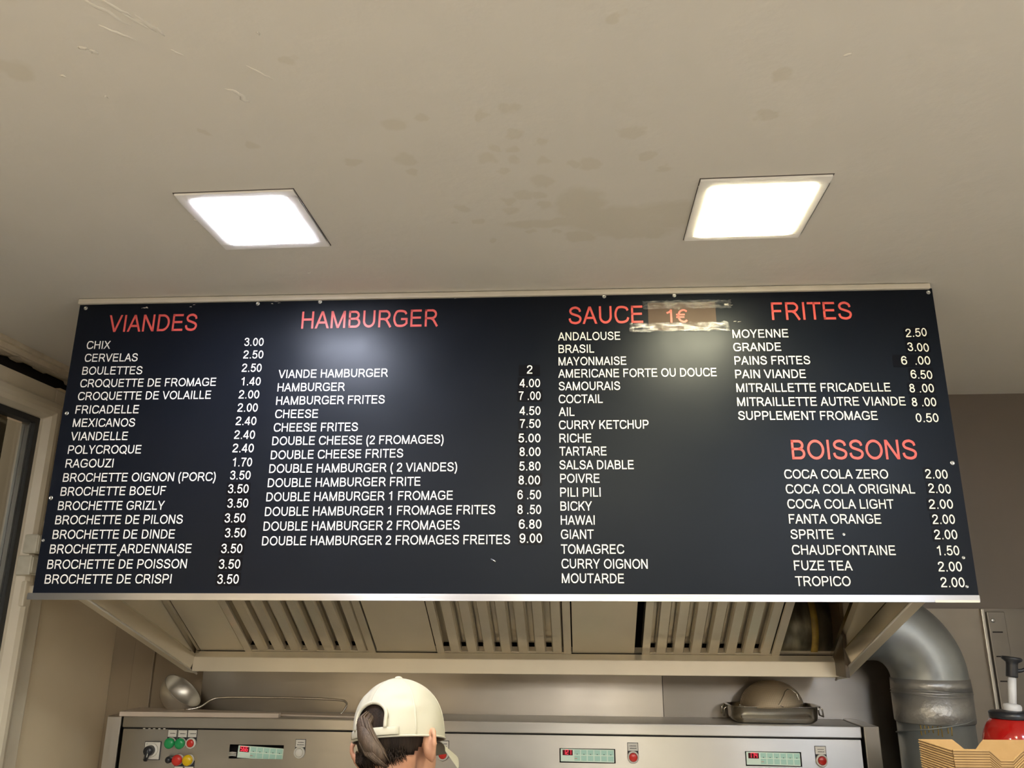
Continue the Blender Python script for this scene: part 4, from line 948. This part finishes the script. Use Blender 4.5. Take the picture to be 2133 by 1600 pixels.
MB().lathe([(.050,0), (.0515,.003), (.0515,.014), (.048,.017), (.02,.020), (0,.020)], (cx, cy, zb+.181), n=40).build('lid', 'black_plastic', ds)
zl = zb+.200; T = lambda t: (cx+.002+t*.15, cy-.004, zl+t)
MB().lathe([(.021,0), (.0215,.002), (.0215,.012), (.019,.016), (.010,.018), (0,.018)], (cx+.002, cy-.004, zl-.001), (.10,0,1), 28).build('collar', 'pump_white', ds)
MB().tube([T(.014), T(.082)], .0098, 18).build('pump_tube', 'pump_white', ds)
MB().lathe([(.0135,0), (.014,.003), (.0135,.030), (.014,.036), (.023,.042), (.0245,.046), (.022,.050), (0,.050)], T(.080), (.15,0,1), 28).build('pump_head', 'black_plastic', ds)
a = Vector(T(.095)); MB().tube([a, a+Vector((.022,-.002,.001)), a+Vector((.040,-.004,.008)), a+Vector((.062,-.006,.014))], [.0055,.0045,.0042,.004], 12).build('spout', 'black_plastic', ds)

# ================================================================== the person working at the fryer
HC = Vector((-.372, 1.775, -.243))
HM = Matrix.Rotation(R(-22), 3, 'Z') @ Matrix.Rotation(R(-9), 3, 'X') @ Matrix.Rotation(R(-9), 3, 'Y')
def hp(x, y, z): return HC + HM @ Vector((x, y, z))
pe = empty('person', (-.40, 1.74, ZF), 'person in pale cap and navy jacket with a brown ponytail, seen from behind', 'person')
def remesh(o, vox, it=6):
    r = o.modifiers.new('skin', 'REMESH'); r.mode = 'VOXEL'; r.voxel_size = vox; r.use_smooth_shade = True
    s = o.modifiers.new('smooth', 'SMOOTH'); s.iterations = it; s.factor = .5
m = MB()
m.ball(hp(0, -.008, .028), (.072, .090, .086), 24, m=HM); m.ball(hp(0, .030, -.030), (.060, .058, .078), 24, m=HM); m.ball(hp(0, .052, -.078), (.032, .028, .026), 16, m=HM)
m.ball(hp(0, -.035, -.030), (.058, .052, .055), 20, m=HM)
m.tube([hp(0, .088, .010), hp(0, .104, -.018), hp(0, .102, -.030)], [.008, .013, .009], 12)
m.ball(hp(.012, .094, -.030), .008, 10); m.ball(hp(-.012, .094, -.030), .008, 10)
m.tube([hp(-.024, .082, -.056), hp(0, .091, -.053), hp(.024, .082, -.056)], [.004, .007, .004], 10); m.tube([hp(-.020, .082, -.064), hp(0, .090, -.065), hp(.020, .082, -.064)], [.004, .007, .004], 10)
m.ball(hp(-.031, .080, .022), (.022, .010, .007), 12); m.ball(hp(.031, .080, .022), (.022, .010, .007), 12)
for s in (-1, 1):      # ears
    E_ = lambda u, v, o_: hp(s*(.070+.014+u*.62+o_), -.012-u*.80, v*.92-.012)
    loop = [(.004,-.034,0), (.010,-.022,.002), (.018,-.004,.004), (.020,.012,.004), (.012,.026,.003), (-.002,.028,0), (-.012,.018,-.004), (-.014,.0,-.006), (-.008,-.016,-.006), (-.004,-.030,-.003)]
    m.tube([E_(*p) for p in loop], .0062, 10, closed=True)
    m.ball(E_(0, -.002, -.006), (.011, .019, .029), 16, m=HM); m.ball(E_(-.002, -.030, -.004), .0065, 10)
NB = Vector((-.40, 1.725, -.395))
m.tube([hp(0, -.025, -.01), hp(0, -.035, -.07), NB+Vector((0, 0, .03)), NB+Vector((0,-.005,-.04))], [(.052,.052), (.054,.052), (.058,.058), (.075,.07)], 20)
bx, by = -.405, 1.725
m.tube([(bx,by,-.42), (bx,by,-.50), (bx,by+.005,-.62), (bx,by+.01,-.78), (bx,by,-.90)], [(.07,.14), (.10,.175), (.105,.155), (.095,.135), (.105,.16)], 24, up=(0,1,0))
def arm(mb, s, k=1.0, hand=True):
    sh = Vector((bx+s*.165, by, -.455)); el = Vector((bx+s*.235, by+.06, -.74)); wr = Vector((bx+s*.16, by+.29, -.78))
    mb.tube([sh+Vector((-s*.05,0,.0)), sh, sh.lerp(el,.5), el, el.lerp(wr,.35), wr], [.045*k+.002, .052*k, .044*k, .038*k, .038*k, .027*k], 16)
    if hand:
        d = Vector((-s*.15, 1, -.12)).normalized(); side = Vector((1, 0, 0)); dn = Vector((0,-.1,-1))
        mb.tube([wr-d*.01, wr+d*.03, wr+d*.085], [(.014,.024), (.014,.036), (.011,.038)], 14, up=(0,0,1))
        for q, (o_, l) in enumerate([(-.029,.056), (-.010,.072), (.010,.076), (.029,.068)]):
            r0 = wr+d*.075+side*o_*s*-1; mb.tube([r0, r0+d*l*.45+dn*.004, r0+d*l*.75+dn*.016, r0+d*l*.9+dn*.034], [.0088, .0085, .0075, .006], 10)
        r0 = wr+d*.025-side*s*.028; mb.tube([r0, r0-side*s*.022+d*.022, r0-side*s*.028+d*.046+dn*.012, r0-side*s*.024+d*.062+dn*.022], [.012, .010, .009, .007], 10)
def leg(mb, s, k=1.0, foot=True):
    hpj = Vector((bx+s*.085, by, -.90)); kn = Vector((bx+s*.10, by+.02, -1.26)); an = Vector((bx+s*.10, by-.01, -1.61))
    mb.tube([hpj+Vector((0,0,.03)), hpj.lerp(kn,.2), kn, kn.lerp(an,.35), an], [.085*k, .08*k, .055*k, .055*k, .04*k], 18)
    if foot: mb.tube([an+Vector((0,-.03,-.05)), an+Vector((0,.06,-.058)), an+Vector((0,.16,-.068))], [(.030,.038), (.028,.044), (.016,.036)], 14, up=(0,0,1))
for s in (-1, 1): arm(m, s); leg(m, s)
o = m.build('body', 'skin', pe); remesh(o, .0045, 8)
for s in (-1, 1):
    e = MB().ball(hp(s*.031, .074, .004), .0115, 16).build('eye', 'eye', pe); MB().ball(hp(s*.031, .083, .003), .0052, 12).build('iris', 'iris', e)
# hair under the cap and on the nape
m = MB(); n_, k_ = 64, 40; vs = []
for i in range(k_+1):
    t = math.pi*i/k_
    for j in range(n_):
        a = 2*math.pi*j/n_; vs.append((math.sin(t)*math.cos(a)*.0765, -.010+math.sin(t)*math.sin(a)*.0945, .020+math.cos(t)*.098))
fs = []
for i in range(k_):
    for j in range(n_):
        q = (i*n_+j, (i+1)*n_+j, (i+1)*n_+(j+1) % n_, i*n_+(j+1) % n_); c = [sum(vs[k][d] for k in q)/4 for d in range(3)]
        lim = -.036-.006*math.sin(c[0]*220) if c[1] < -.045 else (-.036+(c[1]+.045)*1.2 if c[1] < .02 else .045)
        if c[2] > lim: fs.append(q)
m.add([hp(*v) for v in vs], fs, 0, True); o = m.build('hair', 'hair', pe)
md = o.modifiers.new('thick', 'SOLIDIFY'); md.thickness = .003
rnd = random.Random(5); m = MB()
for k in range(420):      # short hairs running down the nape
    x = rnd.uniform(-.060, .060); q_ = math.sqrt(max(.05, 1-(x/.0775)**2)); y0 = -.010-.0955*q_*.955; z0 = rnd.uniform(-.036,-.016)
    l = rnd.uniform(.010,.030)*(1-.5*abs(x)/.06); j_ = rnd.uniform(-.003,.003)
    m.tube([hp(x, y0, z0), hp(x*.96+j_*.5, y0+.005, z0-l*.5), hp(x*.92+j_, y0+.014, z0-l)], [.0009, .0008, .0003], 4)
m.build('nape_hair', 'hair', pe)
tl = MB().tube([hp(.002,-.088,.030), hp(-.006,-.104,.038), hp(-.008,-.114,.026), hp(.002,-.120,.006), hp(.014,-.119,-.014), hp(.026,-.110,-.030), hp(.034,-.099,-.042)], [.009,.012,.015,.017,.017,.014,.005], 20).build('ponytail', 'tail', pe)
m = MB()
rnd = random.Random(6)
for k in range(26):
    a = rnd.uniform(0, 6.28); c_, s_ = math.cos(a), math.sin(a); q = []
    for (x, y, z, r) in [(-.004,-.104,.040,.011), (-.008,-.115,.026,.015), (.002,-.121,.006,.0175), (.014,-.120,-.014,.0175), (.026,-.111,-.030,.014), (.036,-.099,-.046,.008)]:
        q.append(hp(x+r*c_*.9, y-r*abs(s_)*.5, z+r*s_))
    m.tube(q, [.0012,.0022,.0024,.0022,.002,.0008], 5)
m.build('loose_strand', 'tail', tl)
# cap
CA, CB, CC = .0865, .1095, .1085; CO = (0, .0, .0135)
DENTS = [(-.75,1.02,-.035,.30,.10),(-.70,1.18,.015,.35,.10),(-1.15,1.30,-.02,.14,.25),(-2.1,.72,-.022,.22,.09),(-1.85,.95,-.02,.12,.12),(-.25,1.25,-.02,.18,.16),(-1.35,.80,-.015,.16,.12),(.15,.95,-.015,.3,.12),(-.95,.62,-.012,.3,.07)]
def cp(phi, th, k=1.0):
    st = math.sin(th)
    w = 1+.006*math.sin(phi*3+1)*st+.004*math.sin(phi*7+th*5)*st+.045*math.sin(2*th)**2*(1 if th < 1.571 else 0)
    d_ = 0
    for (p0, t0, a0, sp, st_) in DENTS: d_ += a0*math.exp(-((((phi-p0+math.pi) % (2*math.pi))-math.pi)/sp)**2-((th-t0)/st_)**2)
    k = k*(1+d_)
    return (CO[0]+CA*k*w*st*math.cos(phi), CO[1]+CB*k*w*st*math.sin(phi)-.004*math.cos(th), CO[2]+CC*k*math.cos(th))
NPH, NTH = 144, 56; TH1 = R(96)
vs = [cp(2*math.pi*j/NPH, max(1e-4, TH1*i/NTH)) for i in range(NTH+1) for j in range(NPH)]
BACK = -math.pi/2
AZ0, AZ1, AWD = .0135+.004, .0135+.054, .0335        # arch bottom, top (local z), half width
def in_arch(c):
    if c[1] > 0: return False
    z = c[2]
    if z < AZ0 or z > AZ1: return False
    zz = AZ0+.022; lim = AWD if z < zz else AWD*math.sqrt(max(0, 1-((z-zz)/(AZ1-zz))**2))
    return abs(c[0]) < lim
fs = []
for i in range(NTH):
    for j in range(NPH):
        q = (i*NPH+j, (i+1)*NPH+j, (i+1)*NPH+(j+1) % NPH, i*NPH+(j+1) % NPH); c = [sum(vs[k][d] for k in q)/4 for d in range(3)]
        if not in_arch(c): fs.append(q)
m = MB().add([hp(*v) for v in vs], fs, 0, True); cpo = m.build('cap', ['cap', 'cap_in'], pe)
cpo['label'] = 'pale cream baseball cap'
md = cpo.modifiers.new('thick', 'SOLIDIFY'); md.thickness = .0016; md.offset = -1
def backy(x, z):
    q = 1-((z-CO[2])/CC)**2-(x/CA)**2; return CO[1]-CB*math.sqrt(max(0, q))*1.004-.003
P = []
zz = AZ0+.022
for i in range(5): P.append((-AWD, AZ0+(zz-AZ0)*i/5))
for i in range(25):
    a = math.pi-math.pi*i/24; P.append((AWD*math.cos(a), zz+(AZ1-zz)*math.sin(a)))
for i in range(1, 6): P.append((AWD, zz-(zz-AZ0)*i/5))
MB().tube([hp(x*1.03, backy(x, z), z) for x, z in P], .0037, 10).build('opening_binding', 'cap', cpo)
st_ = [hp(x, backy(x, AZ0-.006)-.001, AZ0-.006) for x in [-.056+.112*i/16 for i in range(17)]]
MB().tube(st_, (.0075, .0010), 10).build('back_strap', 'cap', cpo)
m = MB(); m.tube([hp(*cp(2*math.pi*j/72, TH1, 1.004)) for j in range(72)], .0022, 6, closed=True); m.build('hem', 'cap', cpo)
for k in range(6):
    ph = BACK+math.pi/3*k
    th0 = TH1 if k else R(62)
    MB().tube([hp(*cp(ph, R(3)+(th0-R(3))*i/14, 1.002)) for i in range(15)], (.0009, .0024), 6).build('seam', 'cap', cpo)
MB().ball(hp(CO[0], CO[1]-.004, CO[2]+CC+.001), (.0085, .0085, .0045), 14).build('top_button', 'cap', cpo)
m = MB(); nu, nt = 24, 8; vs = []
for lay in (0, 1):
    for i in range(nt+1):
        for j in range(nu+1):
            s = -1+2*j/nu; t = i/nt; a = math.pi/2-s*R(56)
            bx_, by_ = CA*1.0*math.cos(a), CB*1.0*math.sin(a); L = .068*(1-.30*s*s)
            vs.append(hp(bx_*(1+.04*t), by_+L*t, CO[2]-.008-.026*s*s-.022*t-.012*t*s*s-(.0026 if lay else 0)))
k = (nt+1)*(nu+1); fs = []
for i in range(nt):
    for j in range(nu):
        a = i*(nu+1)+j; fs.append((a, a+1, a+nu+2, a+nu+1)); fs.append((k+a, k+a+nu+1, k+a+nu+2, k+a+1))
edge = [i for i in range(nu+1)]+[i*(nu+1)+nu for i in range(1, nt+1)]+[nt*(nu+1)+j for j in range(nu-1, -1, -1)]+[i*(nu+1) for i in range(nt-1, 0, -1)]
for i in range(len(edge)): a, b_ = edge[i], edge[(i+1) % len(edge)]; fs.append((a, k+a, k+b_, b_))
MB().add(vs, fs, 0, True).build('visor', 'cap', cpo)
# jacket with stand-up collar, trousers, shoes
m = MB()
m.tube([(bx,by,-.405), (bx,by,-.43), (bx,by,-.50), (bx,by+.005,-.62), (bx,by+.01,-.78), (bx,by,-.93)], [(.075,.10), (.095,.165), (.118,.20), (.125,.178), (.118,.165), (.125,.185)], 28, up=(0,1,0))
for s in (-1, 1): arm(m, s, 1.30, False)
m.tube([NB+Vector((0,-.004,-.03)), NB+Vector((0.002,-.002,.02)), NB+Vector((.006,.004,.062))], [(.080,.080), (.067,.067), (.062,.062)], 24)
jk = m.build('jacket', 'navy', pe); remesh(jk, .006, 5)
c0 = NB+Vector((.008, .004, .050))
prf = [(.064,0), (.0655,.024), (.065,.040), (.062,.0415), (.060,.038), (.060,.0)]
MB().lathe(prf, c0, (.10, .10, 1), 40).build('collar', 'navy', jk)
m = MB()
for s in (-1, 1): leg(m, s, 1.22, False)
m.tube([(bx,by,-.86), (bx,by,-.94), (bx,by,-1.0)], [(.115,.165), (.12,.175), (.09,.15)], 24, up=(0,1,0))
o = m.build('trousers', 'trouser', pe); remesh(o, .008, 4)
for s in (-1, 1):
    x = bx+s*.10; MB().tube([(x,by-.06,-1.655), (x,by+.05,-1.655), (x,by+.13,-1.663), (x,by+.175,-1.672)], [(.040,.040), (.045,.046), (.036,.048), (.022,.034)], 18, up=(0,0,1)).build('shoe', 'shoe', pe)

for o in bpy.data.objects:
    if '_o' in o: del o['_o']
